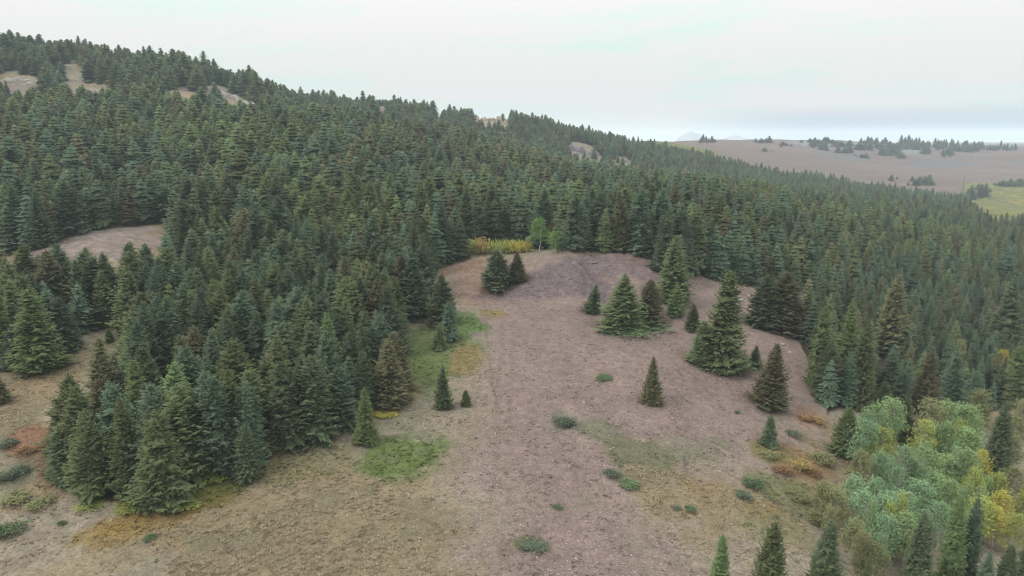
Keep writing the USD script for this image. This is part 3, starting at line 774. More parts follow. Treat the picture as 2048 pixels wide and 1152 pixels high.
for (where, build, t), them in bags.items():
    them.sort(key=lambda i: ppx[i])
    for n, i in enumerate(them, 1):
        size_word = "" if build == "middling" else build + " "
        if len(them) == 1:
            label = f"only {size_word or 'medium '}{TONE_WORD[t]} spruce {where}"
        else:
            label = f"{ORD[n]}{' from left' if n > 1 else ''} of {len(them)} {size_word or 'medium '}{TONE_WORD[t]} spruces {where}"
        thing("spruce_tree", f"/World/Kinds/spruce_{NAMES[t]}_{shape[i]}", (cand[i, 0], cand[i, 1], Zg[i] - .05), spin[i], (wid[i] / .5, wid[i] / .5, hgt[i]), label, "spruce", "spruces " + where, (rng.normal(0, 1.6), rng.normal(0, 1.6), 0))

rest = np.setdiff1d(np.arange(len(cand)), single)


def scatter(path, protos, pos, index, scale, spin, label=None, cat=None):
    """One object made of many copies, for what nobody could count."""
    pi = UsdGeom.PointInstancer.Define(stage, path)
    pi.CreatePrototypesRel().SetTargets([Sdf.Path(p) for p in protos])
    pi.CreatePositionsAttr(Vt.Vec3fArray.FromNumpy(np.asarray(pos, np.float32)))
    pi.CreateProtoIndicesAttr(Vt.IntArray.FromNumpy(np.asarray(index, np.int32)))
    pi.CreateScalesAttr(Vt.Vec3fArray.FromNumpy(np.asarray(scale, np.float32)))
    h = np.radians(np.asarray(spin, float)) / 2
    pi.CreateOrientationsAttr(Vt.QuathArray([Gf.Quath(float(c), 0, 0, float(s)) for c, s in zip(np.cos(h), np.sin(h))]))
    return tag(pi, label, cat, kind="stuff")


def dead_tree(seed, n=26, reach=.22):
    r = np.random.default_rng(seed)
    z = np.linspace(-.04, 1, 9)
    stem = np.c_[np.cumsum(r.normal(0, .01, (9, 2)), 0), z]
    twigs = []
    for k in range(n):
        zz = r.uniform(.12, .95); phi = r.uniform(0, 6.28); l = reach * (1.05 - zz) ** .7 * r.uniform(.5, 1.1)
        a = np.array([np.interp(zz, z, stem[:, 0]), np.interp(zz, z, stem[:, 1]), zz])
        d = np.array([math.cos(phi), math.sin(phi), r.uniform(-.3, .4)])
        twigs.append(tapered([a, a + d * l * .5 + [0, 0, .01], a + d * l], [.007, .005, .002], 4))
        for s in (-.6, .6):
            e = np.array([math.cos(phi + s), math.sin(phi + s), .2]); b = a + d * l * .55
            twigs.append(tapered([b, b + e * l * .3, b + e * l * .45], [.004, .003, .001], 3))
    return tapered(stem, .018 * (1.06 - z) + .002, 6), join(twigs)


UsdGeom.PointInstancer.Define(stage, "/World/spruce_forest")
FAR = [spruce_mass(201), spruce_mass(202, 13, 14), spruce_mass(203, 17, 13), spruce_mass(204, 12, 16), spruce_mass(205, 15, 12), spruce_mass(206, 14, 15)]
protos = []
for t in NAMES:
    for k, sh in enumerate(FAR):
        path = f"/World/spruce_forest/spruce_{t}_crown" + (f"_{k:03d}" if k else "")
        foliage(path, sh[0], sh[1], sh[3], look("needles_" + t), sh[2])
        protos.append(path)
for k in range(2):
    path = "/World/spruce_forest/dead_spruce" + (f"_{k:03d}" if k else "")
    tr_, br_ = dead_tree(560 + k, 34, .20)
    usdkit.mesh(stage, path, join([tr_, br_]), look("dead_wood")); protos.append(path)
# scattered spruces on the open ridge far away, and dark low thickets there
ridge = []
def clump(px0, px1, py0, py1, n, h0, h1, wf=.45):
    for k in range(n):
        p = spot(rng.uniform(px0, px1), rng.uniform(py0, py1)); ridge.append((*p, 1.25 * rng.uniform(h0, h1) * rng.choice([.6, 1, 1.2]), 1.25 * wf * rng.uniform(.8, 1.3)))
for a in [(1800, 1845, 290, 296, 22, 9, 17), (1850, 1965, 292, 300, 60, 6, 13), (1965, 2035, 296, 302, 30, 5, 11), (1720, 1770, 285, 290, 22, 5, 10, .7), (1595, 1665, 284, 287, 24, 4, 8, 1.0), (1600, 1700, 288, 295, 40, 4, 8, 1.1),
          (1505, 1540, 283, 286, 14, 4, 8, .9), (1400, 1430, 283, 286, 10, 5, 10, .8), (1640, 1660, 298, 302, 6, 5, 8, 1.2), (1675, 1702, 300, 306, 12, 5, 9, 1.0), (1712, 1765, 294, 301, 22, 4, 8, 1.2), (1762, 1800, 300, 312, 26, 6, 11, .9), (1775, 1850, 293, 300, 40, 5, 11, .8),
          (1845, 1858, 303, 309, 8, 8, 14, .6), (1885, 1902, 308, 314, 7, 6, 12, .7), (1905, 1960, 298, 304, 24, 5, 10, .9), (1795, 1805, 314, 319, 3, 5, 7, 1.0), (1710, 1740, 311, 316, 4, 4, 7, 1.0), (1780, 1800, 355, 362, 3, 5, 7, .6), (1815, 1880, 362, 372, 22, 4, 7, .8), (1980, 2048, 368, 374, 26, 4, 7, .9), (1935, 1980, 380, 400, 14, 5, 9, .7), (1560, 1600, 290, 296, 4, 3, 5, 1.2), (1505, 1545, 300, 303, 3, 3, 5, 1.2)]:
    clump(*a)
ridge = np.array(ridge)
nr_ = len(ridge)
pos = np.vstack([np.c_[cand[rest], Zg[rest] - .1], ridge[:, :3] - [0, 0, .2]])
snag = rng.random(len(rest)) < .003
sc = np.vstack([np.c_[np.where(snag, hgt[rest], wid[rest] / .5), np.where(snag, hgt[rest], wid[rest] / .5), hgt[rest]], np.c_[ridge[:, 3] * ridge[:, 4] / .5, ridge[:, 3] * ridge[:, 4] / .5, ridge[:, 3]]])
idx = np.concatenate([np.where(snag, 30 + rng.integers(0, 2, len(rest)), tone[rest] * 6 + rng.integers(0, 6, len(rest))), np.where(rng.random(nr_) < .7, 4, 1) * 6 + rng.integers(0, 6, nr_)])
scatter("/World/spruce_forest", protos, pos, idx, sc, rng.uniform(0, 360, len(pos)), "dense spruce forest covering the far hillside and the valley beyond", "forest")
used["spruce_forest"] = 1
# ------------------------------------------------------------------ broad-leaved trees and shrubs
LEAVES = {"pale_green": ((.22, .31, .14), (.28, .38, .18)), "grey_green": ((.19, .285, .155), (.25, .35, .20)), "yellow_green": ((.27, .30, .09), (.36, .38, .12)), "vivid_green": ((.16, .28, .085), (.22, .36, .12)),
          "golden": ((.40, .36, .09), (.52, .46, .12)), "orange": ((.35, .26, .11), (.44, .34, .14)), "olive": ((.20, .205, .10), (.26, .255, .125)), "deep_green": ((.11, .155, .08), (.15, .20, .105)), "rust": ((.25, .155, .09), (.32, .20, .11)), "red": ((.26, .07, .055), (.36, .10, .07)), "sage": ((.12, .145, .10), (.17, .19, .135))}
for name, (a, b) in LEAVES.items():
    usdkit.material(stage, f"/World/Looks/leaves_{name}", {
        "g": ("geometry", {}), "c": ("mix", {"color1": a, "color2": b}), "o": ("object_info", {}), "oo": ("map_range", {"from_min": 0, "from_max": 1, "to_min": 0.82, "to_max": 1.18}), "h": ("hsv", {"hue": .5, "saturation": 1.0}),
        "d": ("diffuse_bsdf", {}), "tr": ("translucent_bsdf", {}), "x": ("mix_closure", {"fac": 0.15})},
        [("g.random_per_island", "c.fac"), ("o.random", "oo.value"), ("c.color", "h.color"), ("oo.result", "h.value"), ("h.color", "d.color"), ("h.color", "tr.color"), ("d.BSDF", "x.closure1"), ("tr.BSDF", "x.closure2")], surface="x.closure")


def leaf_cloud(r, centres, radii, per, leaf):
    c = np.repeat(centres, per, 0); rad = np.repeat(radii, per)
    d = unit(r.normal(size=(len(c), 3))); d[:, 2] = d[:, 2] * 0.8 + .1
    p = c + d * (rad * r.uniform(.1, 1.7, len(c)) )[:, None] * [1, 1, .8]
    a = unit(d + r.normal(0, .7, d.shape) + [0, 0, -.15])
    l = leaf * r.uniform(.6, 1.35, len(c))
    v, f, n = sprigs(p, a, l, l * .75, r.uniform(-1.2, 1.2, len(c)), 0.12)
    return v, f, np.repeat(unit(d * .8 + [0, 0, .55]), 4, 0) * .55 + n * .6


def aspen(seed, clumps=80, per=46, slim=1.0, bare=0.28):
    """One unit tall and about 0.7 wide: a pale stem with rising limbs that carry clumps of leaves."""
    r = np.random.default_rng(seed)
    z = np.linspace(-0.04, 0.95, 8)
    stem = np.c_[np.cumsum(r.normal(0, .012, (8, 2)), 0) * (z[:, None] > 0), z]
    wood = [tapered(stem, 0.010 * (1.05 - z) + .001, 6)]
    cs, rs = [], []
    for k in range(clumps):
        zz = bare + (0.97 - bare) * ((k + r.random()) / clumps)
        u = (zz - bare) / (1 - bare)
        full = 0.34 * slim * (1 - u) ** 0.62 * min(1.0, 0.5 + 2.2 * u)
        phi = r.uniform(0, 6.28)
        e = full * r.uniform(.35, 1.0)
        root = np.array([np.interp(zz * .85, z, stem[:, 0]), np.interp(zz * .85, z, stem[:, 1]), zz * .85])
        end = np.array([e * math.cos(phi), e * math.sin(phi), zz + r.uniform(-.02, .05)])
        cs.append(end); rs.append(r.uniform(.05, .11))
        m = (root + end) / 2 + [0, 0, .015]
        wood.append(tapered([root, m, end], [.0035, .002, .0008], 3))
    return leaf_cloud(r, np.array(cs), np.array(rs), per, .028), join(wood)


def shrub(seed, clumps=22, per=44, leaf=.07):
    """A low bush about one unit wide and half a unit high."""
    r = np.random.default_rng(seed)
    cs, wood = [], []
    for k in range(clumps):
        phi, e = r.uniform(0, 6.28), 0.40 * math.sqrt(r.random())
        c = np.array([e * math.cos(phi), e * math.sin(phi), 0.13 + 0.26 * r.random() * (1 - e * 1.4)])
        cs.append(c)
        wood.append(tapered([[c[0] * .2, c[1] * .2, -.05], c * [.6, .6, .7], c], [.016, .01, .004], 4))
    return leaf_cloud(r, np.array(cs), np.full(clumps, .15), per, leaf), join(wood)


def define_leafy(path, made, leaves, bark):
    UsdGeom.Xform.Define(stage, path)
    foliage(path + "/foliage", *made[0], look("leaves_" + leaves))
    usdkit.mesh(stage, path + "/stem", made[1], look(bark), smooth=True)


ASPENS = [aspen(301), aspen(302, 76, 38, 1.1, .20), aspen(303, 56, 40, .9, .36), aspen(304, 50, 40, .7, .16)]
SHRUBS = [shrub(401), shrub(402, 30, 40, .065), shrub(403, 18, 50, .08)]
for name in LEAVES:
    for k, m in enumerate(ASPENS):
        define_leafy(f"/World/Kinds/aspen_{name}_{k}", m, name, "aspen_bark")
    for k, m in enumerate(SHRUBS):
        define_leafy(f"/World/Kinds/shrub_{name}_{k}", m, name, "spruce_bark")

LEAFY = [  # top (x, y), foot (x, y), width, leaf colour, shape, label
 (1080, 438, 1078, 503, 58, "vivid_green", 2, "bright green aspen with a pale trunk behind the gravel knoll"),
 (1115, 463, 1113, 504, 52, "vivid_green", 1, "low bright green aspen beside the pale trunked one behind the knoll"),
 (1060, 474, 1058, 503, 32, "pale_green", 3, "thin pale aspen between the yellow shrubs and the bright green aspen"),
 (514, 372, 514, 420, 46, "vivid_green", 1, "vivid green aspen crown showing among the spruces above the dense stand"),
 (563, 310, 563, 400, 46, "grey_green", 0, "bluish green aspen crown among the spruces of the hill"),
 (468, 372, 470, 420, 38, "pale_green", 0, "pale green aspen left of the vivid green crown in the spruces"),
 (112, 268, 112, 318, 36, "pale_green", 1, "pale green aspen crown on the hill near the picture's edge"),
 (252, 272, 252, 322, 38, "pale_green", 0, "pale green aspen crown on the hill above the gravel clearing"),
 (1998, 700, 1998, 760, 34, "golden", 0, "golden aspen top beside a bright green spruce at the picture's edge"),
 (1912, 680, 1914, 742, 40, "olive", 1, "pale olive aspen in the spruces behind the thicket"),
]
GROVE_AT = [  # crown centres of the thicket
 (1745, 848, "pale_green", "by the green corner spruce, at the thicket's back edge"), (1772, 842, "pale_green", "at the thicket's back edge, left of the yellowish topped spruce"), (1845, 846, "olive", "at the back edge, right of the yellowish topped spruce"),
 (1882, 848, "pale_green", "in the thicket's back row, second from the yellowish topped spruce"), (1920, 852, "pale_green", "at the thicket's far back corner"), (1716, 888, "grey_green", "under the green corner spruce"),
 (1752, 892, "yellow_green", "left of the pale stems in the thicket"), (1838, 884, "yellow_green", "right of the pale stems in the thicket"), (1880, 893, "pale_green", "in the second row, behind the thicket's middle"),
 (1925, 900, "pale_green", "in the second row, nearest the lone dark bluish spruce"), (1712, 942, "olive", "at the thicket's meadow edge, first"), (1752, 942, "grey_green", "in the third row beside the olive one"),
 (1796, 938, "grey_green", "in front of the pale stems"), (1840, 946, "pale_green", "in the thicket's middle"), (1884, 942, "pale_green", "in the third row, next but one to the golden crown"), (1922, 948, "pale_green", "touching the small golden crown"),
 (1700, 988, "grey_green", "at the meadow edge below the olive one"), (1742, 990, "grey_green", "in the fourth row beside the meadow edge"), (1782, 984, "grey_green", "in the fourth row, at its middle"), (1826, 996, "grey_green", "behind the dark spruce before the thicket"),
 (1862, 992, "pale_green", "left of the tall pointed spruce's tip"), (1940, 992, "yellow_green", "right of the pointed spruces"), (1718, 1032, "grey_green", "at the front meadow corner"), (1758, 1036, "grey_green", "in the front rows beside the corner"),
 (1798, 1030, "grey_green", "in the front rows left of the dark spruce"), (1762, 1080, "grey_green", "lowest at the thicket's front"), (1800, 1072, "pale_green", "low at the front beside the dark spruce"), (1950, 1040, "yellow_green", "at the front right of the pointed spruces"),
 (1700, 1082, "olive", "olive and low by the ragged dark spruce"), (1736, 1124, "olive", "at the bottom edge under the thicket"),
 (1890, 1000, "pale_green", "behind the tallest pointed spruce's flank"), (1868, 1050, "grey_green", "low between the dark and the tall pointed spruce"), (1902, 1052, "pale_green", "low between the two pointed spruces"), (1660, 1010, "olive", "at the meadow edge, first from the strip")]
for cx, cy, colour, where in GROVE_AT:
    word = {"pale_green": "pale green", "grey_green": "grey green", "yellow_green": "yellowish", "olive": "olive"}[colour]
    LEAFY.append((cx, cy - 40 + rng.uniform(-8, 12), cx + 2, cy + 50, 74 * rng.uniform(.85, 1.2), colour, int(rng.integers(0, 3)), f"{word} aspen {where}"))
for cx, cy, colour, label in [(1953, 938, "golden", "small golden aspen crown against the lone dark bluish spruce"), (1985, 985, "yellow_green", "yellow green aspen below the lone dark bluish spruce"), (1992, 1022, "golden", "yellow aspen in the middle of the yellow trees"),
        (1982, 1052, "golden", "deep yellow aspen low among the yellow trees"), (2020, 972, "olive", "olive aspen at the picture's edge behind the yellow trees"), (2022, 1066, "yellow_green", "yellow green aspen lowest among the yellow trees"),
        (2040, 1022, "yellow_green", "yellow green aspen at the picture's edge among the yellow trees"), (2024, 872, "olive", "tan olive aspen at the picture's edge right of the lone spruce"), (2040, 838, "olive", "highest tan olive aspen at the picture's edge"), (2008, 905, "olive", "tan aspen touching the lone dark bluish spruce on the picture's edge side"), (1950, 818, "olive", "olive aspen behind the lone dark bluish spruce")]:
    LEAFY.append((cx, cy - 36, cx, cy + 44, 66, colour, int(rng.integers(0, 2)), label))
saplings = []
for n in range(40):
    cx, cy, colour, where = GROVE_AT[int(rng.integers(0, len(GROVE_AT)))]
    cx, cy = cx + rng.uniform(-30, 30), cy + rng.uniform(-26, 26)
    colour = ["pale_green", "grey_green", "pale_green", "yellow_green"][int(rng.integers(0, 4))] if colour != "olive" else "olive"
    saplings.append((cx, cy - rng.uniform(5, 48), cx, cy + 56, rng.uniform(38, 62), colour, int(rng.integers(2, 4))))
saplings.sort()
ORDINAL = "first second third fourth fifth sixth seventh eighth ninth tenth eleventh twelfth thirteenth fourteenth fifteenth sixteenth seventeenth eighteenth nineteenth twentieth".split() + [f"{n}th" for n in range(21, 41)]
for colour in ("pale_green", "grey_green", "yellow_green", "olive"):
    mine = [s for s in saplings if s[5] == colour]
    for n, s in enumerate(mine):
        LEAFY.append(s + (f"{ORDINAL[n]} from left of {len(mine)} slender {colour.replace('_', ' ')} aspen saplings in the thicket",))
for tx, ty, bx, by, wpx, colour, k, label in LEAFY:
    p = spot(bx, by)
    h = tall(p, tx, ty)
    w = wpx * project(p + [0, 0, h / 2])[2] / F
    thing("aspen_tree", f"/World/Kinds/aspen_{colour}_{k}", p, float(rng.uniform(0, 360)), (w / .68, w / .68, h), label, "aspen", "aspens" if by < 800 else "aspen thicket at the foot of the slope")

SHRUB_AT = [  # foot, width and height in photograph pixels
 (946, 507, 32, 40, "yellow_green", "first yellow shrub of the row behind the brown saddle"), (966, 508, 34, 44, "orange", "orange tinted shrub in the yellow row behind the brown saddle"), (986, 508, 32, 38, "yellow_green", "yellow green shrub beside the orange tinted one"),
 (1008, 508, 34, 40, "yellow_green", "tall yellow green shrub behind the dark bushy spruce"), (1028, 506, 32, 34, "golden", "golden shrub in the row behind the thin brownish spruce"), (1047, 505, 32, 34, "golden", "last golden shrub of the row, before the aspens"),
 (20, 1066, 62, 42, "deep_green", "deep green shrub at the picture's edge in the bottom corner"), (124, 1050, 18, 14, "deep_green", "small round green shrub near the corner shrub"), (300, 1078, 26, 16, "deep_green", "small green shrub below the yellow ground plants"),
 (40, 950, 44, 34, "sage", "sage green shrub beside the red ground plants"), (12, 960, 40, 30, "sage", "sage green shrub at the picture's edge by the red ground plants"), (92, 900, 26, 22, "red", "upper red shrub beside the dark narrow spruce"), (94, 955, 20, 24, "red", "lower red shrub beside the dark narrow spruce"), (55, 905, 40, 22, "rust", "rusty shrub in the red ground plants"), (15, 890, 40, 20, "sage", "green shrub above the red ground plants at the picture's edge"),
 (30, 1000, 60, 26, "olive", "olive yellow shrub between the red plants and the corner shrub"), (80, 1010, 56, 24, "olive", "olive yellow shrub left of the stand's corner"),
 (772, 830, 46, 14, "golden", "low clump of yellow flowers beside a spruce"), (1208, 757, 34, 9, "deep_green", "flat green mat of plants alone on the gravel"), (1475, 826, 14, 8, "deep_green", "tiny green shrub on the gravel below the brown topped spruce"),
 (1052, 1094, 34, 16, "sage", "dark grass clump alone low on the strip, its nearer half"), (1082, 1098, 36, 18, "sage", "dark grass clump alone low on the strip, its other half"), (1115, 1016, 22, 8, "deep_green", "small flat green clump low on the strip"), (1380, 1020, 24, 14, "deep_green", "small green shrub in the ochre grass"), (1352, 1018, 20, 9, "sage", "low sage clump beside the small green shrub in ochre grass"),
 (1226, 950, 36, 14, "sage", "upper dark green clump beside the strip"), (1258, 972, 42, 18, "deep_green", "lower dark green clump beside the strip"), (1128, 850, 46, 28, "sage", "grey green clump at the head of the green streak on the strip"),
 (1508, 975, 46, 36, "deep_green", "dark green shrub at the gravel's end beside orange plants"), (1488, 995, 34, 20, "sage", "sage shrub below the dark green one at the gravel's end"), (1590, 872, 36, 20, "sage", "sage green shrub beside the small dark spruce by orange plants"),
 (1566, 945, 44, 30, "rust", "rust orange shrub under the small dark spruce"), (1600, 935, 44, 28, "orange", "orange shrub in the middle of the orange plants"), (1540, 915, 36, 26, "olive", "olive green shrub at the foot of the small dark spruce"), (1624, 950, 36, 26, "rust", "rust shrub next to the aspen thicket"), (1612, 838, 34, 18, "rust", "rusty shrub under the wooded edge corner"), (1632, 845, 34, 20, "orange", "orange shrub under the wooded edge corner"), (1590, 995, 60, 24, "olive", "olive green shrub below the orange plants"),
 (1645, 925, 46, 34, "olive", "olive shrub between the orange plants and the aspens"), (1650, 985, 46, 40, "olive", "olive shrub at the thicket's meadow edge"), (1640, 1050, 50, 44, "olive", "olive shrub between the ragged spruce and the thicket"),
 (425, 958, 60, 24, "yellow_green", "yellow green plants at the foot of the stand's corner"), (460, 940, 46, 20, "olive", "olive plants beside the small dark spruce of the meadow edge"), (250, 1018, 60, 14, "yellow_green", "yellowish plants under the stand's corner spruces"), (370, 1012, 60, 18, "yellow_green", "yellow green plants right of the broad corner spruce"), (185, 1012, 60, 14, "yellow_green", "yellowish plants at the foot of the stand, beside bare earth"),
 (1445, 728, 120, 20, "deep_green", "low green juniper around the foot of the tallest gravel spruce"), (1535, 808, 76, 20, "deep_green", "low green juniper around the brown topped spruce above the orange shrubs"), (1303, 803, 40, 10, "deep_green", "low juniper at the foot of the lone spruce on the strip"), (1272, 656, 130, 12, "deep_green", "low juniper at the foot of the broad knoll spruce")]
for k, (bx, by, wpx, hpx, colour, label) in enumerate(SHRUB_AT):
    p = spot(bx, by)
    zc = project(p)[2]
    w, h = wpx * zc / F, max(hpx * zc / F * (0.85 if by < 520 else 0.6), .12)
    thing("shrub", f"/World/Kinds/shrub_{colour}_{k % 3}", p, float(rng.uniform(0, 360)), (w, w, h / .5), label, "shrub", "shrubs and low plants in the open")

# ------------------------------------------------------------------ dead trees
for k, (tx, ty, bx, by, label) in enumerate([(1622, 540, 1598, 600, "bare reddish grey dead tree leaning among the spruces past the knoll"), (252, 946, 250, 990, "bare grey dead tree low at the front of the stand's corner"), (346, 372, 344, 440, "first of the pale dead trunks above the gravel clearing"), (358, 378, 357, 441, "second of the pale dead trunks above the gravel clearing"), (1112, 508, 1090, 534, "thin bare snag leaning on the gravel knoll's crest"), (1926, 345, 1924, 400, "dark bare snag beside the yellow meadow")]):
    p = spot(bx, by); h = tall(p, tx, ty); zc = project(p)[2]
    x_ = UsdGeom.Xform.Define(stage, "/World/" + numbered("dead_tree"))
    place(x_, p, float(rng.uniform(0, 360)), (h, h, h), (0, math.degrees(math.atan2((tx - bx) * zc / F, h)), 0))
    tr_, br_ = dead_tree(500 + k, 30 if k < 2 else 16)
    usdkit.mesh(stage, str(x_.GetPath()) + "/trunk", tr_, look("dead_wood"), smooth=True)
    usdkit.mesh(stage, str(x_.GetPath()) + "/branches", br_, look("dead_wood"))
    tag(x_, label, "dead tree", "dead trees")

# ------------------------------------------------------------------ rock
for name, c1, c2 in [("grey_rock", (.11, .095, .105), (.20, .175, .18)), ("pale_rock", (.20, .175, .155), (.31, .28, .25)), ("tan_rock", (.22, .175, .14), (.34, .28, .23))]:
    usdkit.material(stage, "/World/Looks/" + name, {"g": ("geometry", {}), "n": ("noise_texture", {"scale": 1.1, "detail": 6.0, "roughness": .7}), "r": ("rgb_ramp", {"ramp": [(0.3, c1), (0.7, c2)]}), "b": ("bump", {"strength": .6, "distance": .3}), "p": ("principled_bsdf", {"roughness": .9})},
                    [("g.position", "n.vector"), ("n.fac", "r.fac"), ("r.color", "p.base_color"), ("n.fac", "b.height"), ("b.normal", "p.normal")], surface="p.BSDF")


def boulder(seed, sub=2):
    r = np.random.default_rng(seed)
    m = trimesh.creation.icosphere(sub, 1.0)
    v = np.array(m.vertices)
    for _ in range(9):                                   # flats broken off
        d = unit(r.normal(size=3)); cut = r.uniform(.55, .85); s = v @ d
        v -= np.maximum(s - cut, 0)[:, None] * d
    return v * (1 + .12 * (fbm(v * 1.7 + seed, 2, seed)[:, None] - .5)), np.array(m.faces)


OUTCROPS = [(1168, 306, 62, 18, "grey_rock", 9, "pale rock bluff in the forest of the farther ridge"), (1243, 322, 30, 8, "grey_rock", 5, "small pale rock ledge past the bluff of the farther ridge"), (470, 200, 80, 12, "pale_rock", 7, "pale rock band below the hill's falling skyline"), (430, 182, 40, 9, "pale_rock", 5, "small pale rocks above the rock band on the hill"),
            (985, 228, 60, 12, "tan_rock", 7, "tan bare rock on the skyline in the middle of the ridge"), (760, 215, 38, 10, "tan_rock", 5, "tan rocks in the trees just under the skyline"), (245, 114, 30, 9, "pale_rock", 4, "pale rock near the top of the hill"), (40, 166, 50, 14, "pale_rock", 5, "pale rock opening on the hill at the picture's edge"), (1200, 528, 60, 8, "grey_rock", 8, "low grey ledge across the gravel knoll's brow")]
for k, (cx, cy, wpx, hpx, mat, n, label) in enumerate(OUTCROPS):
    r = np.random.default_rng(600 + k)
    c = spot(cx, cy); zc = project(c)[2]; wid_, hei_ = wpx * zc / F, hpx * zc / F
    parts = []
    for j in range(n):
        v, f = boulder(700 + 20 * k + j)
        ox = wid_ * ((j + .5) / n - .5) + r.normal(0, wid_ * .04); oy = r.normal(0, wid_ * .07)
        s = wid_ / n * r.uniform(.7, 1.2)
        a = r.uniform(0, 6.28); rot = np.array([[math.cos(a), -math.sin(a), 0], [math.sin(a), math.cos(a), 0], [0, 0, 1]])
        gz = height(c[0] + ox, c[1] + oy) - c[2]
        flat = .07 if "knoll" in label else .42
        parts.append((v @ rot.T * [s, s * .8, hei_ * r.uniform(.5, 1.0) * flat / .42 * (1 if flat > .3 else 1.3)] + [ox, oy, gz - hei_ * .12], f))
    m = usdkit.mesh(stage, "/World/" + numbered("rock_outcrop"), join(parts), look(mat))
    place(m, c)
    tag(m, label, "rock outcrop", "bare rock outcrops")
ROCKS = [boulder(900 + k) for k in range(5)]
BOULD = [(108, 964, 16, "pale boulder at the foot of the dark narrow spruce"), (1168, 806, 9, "pale stone in the middle of the strip"), (1303, 942, 8, "small white stone in the green streak"), (1480, 600, 14, "pink grey boulder at the gravel's wooded edge"), (1498, 592, 10, "smaller pink boulder beside the one at the wooded edge"), (1312, 664, 9, "pale stone by the juniper of the broad knoll spruce"), (1486, 735, 9, "white stone below the tallest spruce on the gravel"),
         (1565, 690, 10, "pale stone right of the tallest gravel spruce, uphill"), (1580, 705, 9, "pale stone behind the brown topped spruce with green skirt"), (733, 893, 10, "grey stone at the foot of the small spruce by the bright grass"), (725, 925, 8, "pale stone at the bright grass patch's edge"), (990, 868, 7, "pale stone left of the strip's middle"), (1440, 945, 8, "white stone at the gravel's lower end"), (1410, 858, 8, "pale stone on the gravel above the green streak"), (1345, 838, 8, "pale stone below the lone spruce on the strip")]
for k, (bx, by, wpx, label) in enumerate(BOULD):
    p = spot(bx, by); s = wpx * project(p)[2] / F / 2
    m = usdkit.mesh(stage, "/World/" + numbered("boulder"), ROCKS[k % 5], look("pale_rock"))
    place(m, p + [0, 0, s * .15], float(rng.uniform(0, 360)), (s, s * .8, s * .6))
    tag(m, label, "boulder", "loose boulders")

# ------------------------------------------------------------------ ground cover
COL = col.reshape(GX.shape + (3,))
COVER = {"straw": (.33, .275, .19), "dun": (.27, .22, .165), "grey": (.26, .21, .19), "ochre": (.30, .22, .10), "grass": (.115, .165, .05), "sage": (.135, .15, .09), "red": (.27, .10, .07)}
for n_, c in COVER.items():
    c = np.array(c) * .84
    usdkit.material(stage, "/World/Looks/cover_" + n_, {"g": ("geometry", {}), "o": ("object_info", {}), "c": ("mix", {"color1": c * .86, "color2": np.minimum(c * 1.2, .6)}), "d": ("diffuse_bsdf", {}), "tr": ("translucent_bsdf", {}), "x": ("mix_closure", {"fac": .25})},
                    [("o.random", "c.fac"), ("c.color", "d.color"), ("c.color", "tr.color"), ("d.BSDF", "x.closure1"), ("tr.BSDF", "x.closure2")], surface="x.closure")
UsdGeom.PointInstancer.Define(stage, "/World/dry_grass")
protos = []
for n_ in COVER:
    for k in range(2):
        r = np.random.default_rng(1000 + k)
        m = 9
        ph = r.uniform(0, 6.28, m)
        a = unit(np.c_[np.cos(ph) * .8, np.sin(ph) * .8, r.uniform(.5, 1.1, m)])
        b = np.c_[r.uniform(-.12, .12, (m, 2)), np.full(m, -.04)]
        path = f"/World/dry_grass/{n_}_tuft" + (f"_{k:03d}" if k else "")
        v, f, nn = sprigs(b, a, r.uniform(.2, .42, m), r.uniform(.07, .13, m), r.uniform(-.5, .5, m))
        foliage(path, v, f, nn * .4 + [0, 0, .8], look("cover_" + n_))
        protos.append(path)
M = 90000
q_ = rng.random(M)
Yp = 52 + 115 * q_ ** 1.6; Xp = rng.uniform(-1, 1, M) * (Yp * .80 + 8)
ok = inside(OPEN, Xp, Yp) | (inside(GROVE, Xp, Yp) & (rng.random(M) < .6))
Xp, Yp = Xp[ok], Yp[ok]
c = np.stack([grid_at(Xp, Yp, COL[..., i]) for i in range(3)], 1)
chroma = np.array(list(COVER.values()))
dun_out = np.zeros((len(c), len(chroma))); dun_out[:, 1] = np.where(np.abs(c[:, 0] / c[:, 2] - 1.55) < .28, 1.0, .02)
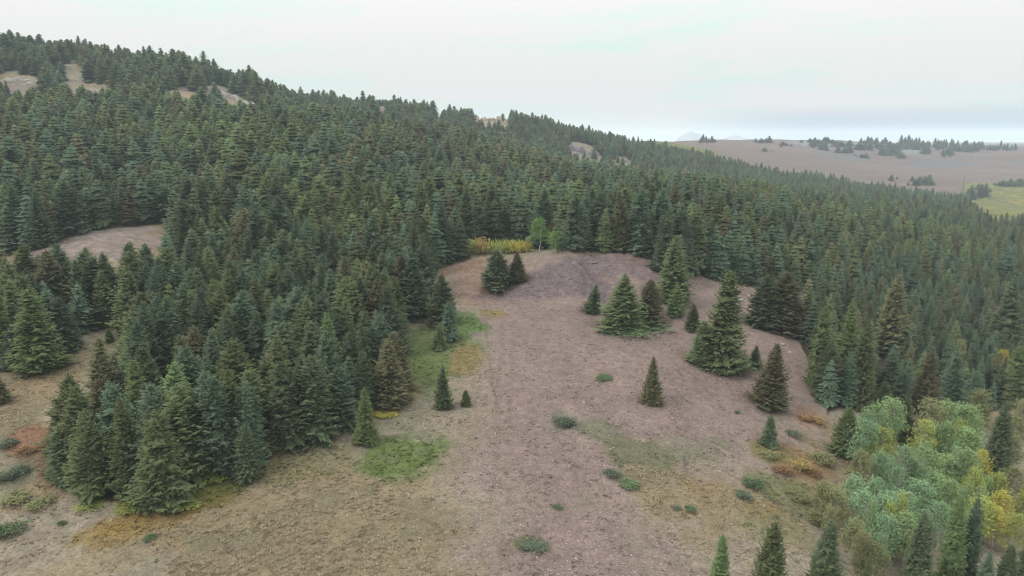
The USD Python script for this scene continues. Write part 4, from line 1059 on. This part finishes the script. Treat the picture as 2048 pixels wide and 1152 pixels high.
dist = dun_out + np.linalg.norm((c / c.sum(1, keepdims=True))[:, None] - (chroma / chroma.sum(1, keepdims=True))[None], axis=2) + 0.25 * np.abs(np.log(c.sum(1))[:, None] - np.log(chroma.sum(1))[None]) * .2 + rng.random((len(c), len(chroma))) * .035
gravelly = np.abs(c[:, 0] / c[:, 2] - 1.55) < .28
ok = (noise(np.c_[Xp / 2.2, Yp / 2.2, 0 * Xp], 77) + rng.uniform(-.3, .3, len(Xp)) > np.where(gravelly, .50 + .4 * (rng.random(len(Xp)) < .75), .36))
Xp, Yp, dist = Xp[ok], Yp[ok], dist[ok]
s = rng.uniform(.5, 1.2, len(Xp))
scatter("/World/dry_grass", protos, np.c_[Xp, Yp, height(Xp, Yp)], np.argmin(dist, 1) * 2 + rng.integers(0, 2, len(Xp)), np.c_[s, s, s * rng.uniform(.5, 1.0, len(Xp))], rng.uniform(0, 360, len(Xp)), "dry tufted grass over the open meadow and the strip", "grass")
UsdGeom.PointInstancer.Define(stage, "/World/loose_stones")
protos = []
for k in range(3):
    for mat in ("grey_rock", "pale_rock", "tan_rock"):
        path = f"/World/loose_stones/{mat}_stone" + (f"_{k:03d}" if k else "")
        b = boulder(950 + k, 1)
        usdkit.mesh(stage, path, b, look(mat)); protos.append(path)
M = 40000
Yp = 55 + 115 * rng.random(M) ** 1.4; Xp = rng.uniform(-.45, .6, M) * Yp
ok = inside(OPEN, Xp, Yp)
Xp, Yp = Xp[ok], Yp[ok]
c = np.stack([grid_at(Xp, Yp, COL[..., i]) for i in range(3)], 1)
ok = rng.random(len(Xp)) < np.clip(1.25 - np.abs(c[:, 0] / c[:, 2] - 1.45) * 2.2, .02, 1) * np.clip(noise(np.c_[Xp / 5, Yp / 5, 0 * Xp], 78) * 1.5 - .2, .05, 1)
Xp, Yp = Xp[ok], Yp[ok]
s = .03 + .12 * rng.random(len(Xp)) ** 5
scatter("/World/loose_stones", protos, np.c_[Xp, Yp, height(Xp, Yp) + s * .2], rng.integers(0, 9, len(Xp)), np.c_[s * 1.2, s, s * .65], rng.uniform(0, 360, len(Xp)), "loose pale stones strewn over the bare gravel strip", "stones")
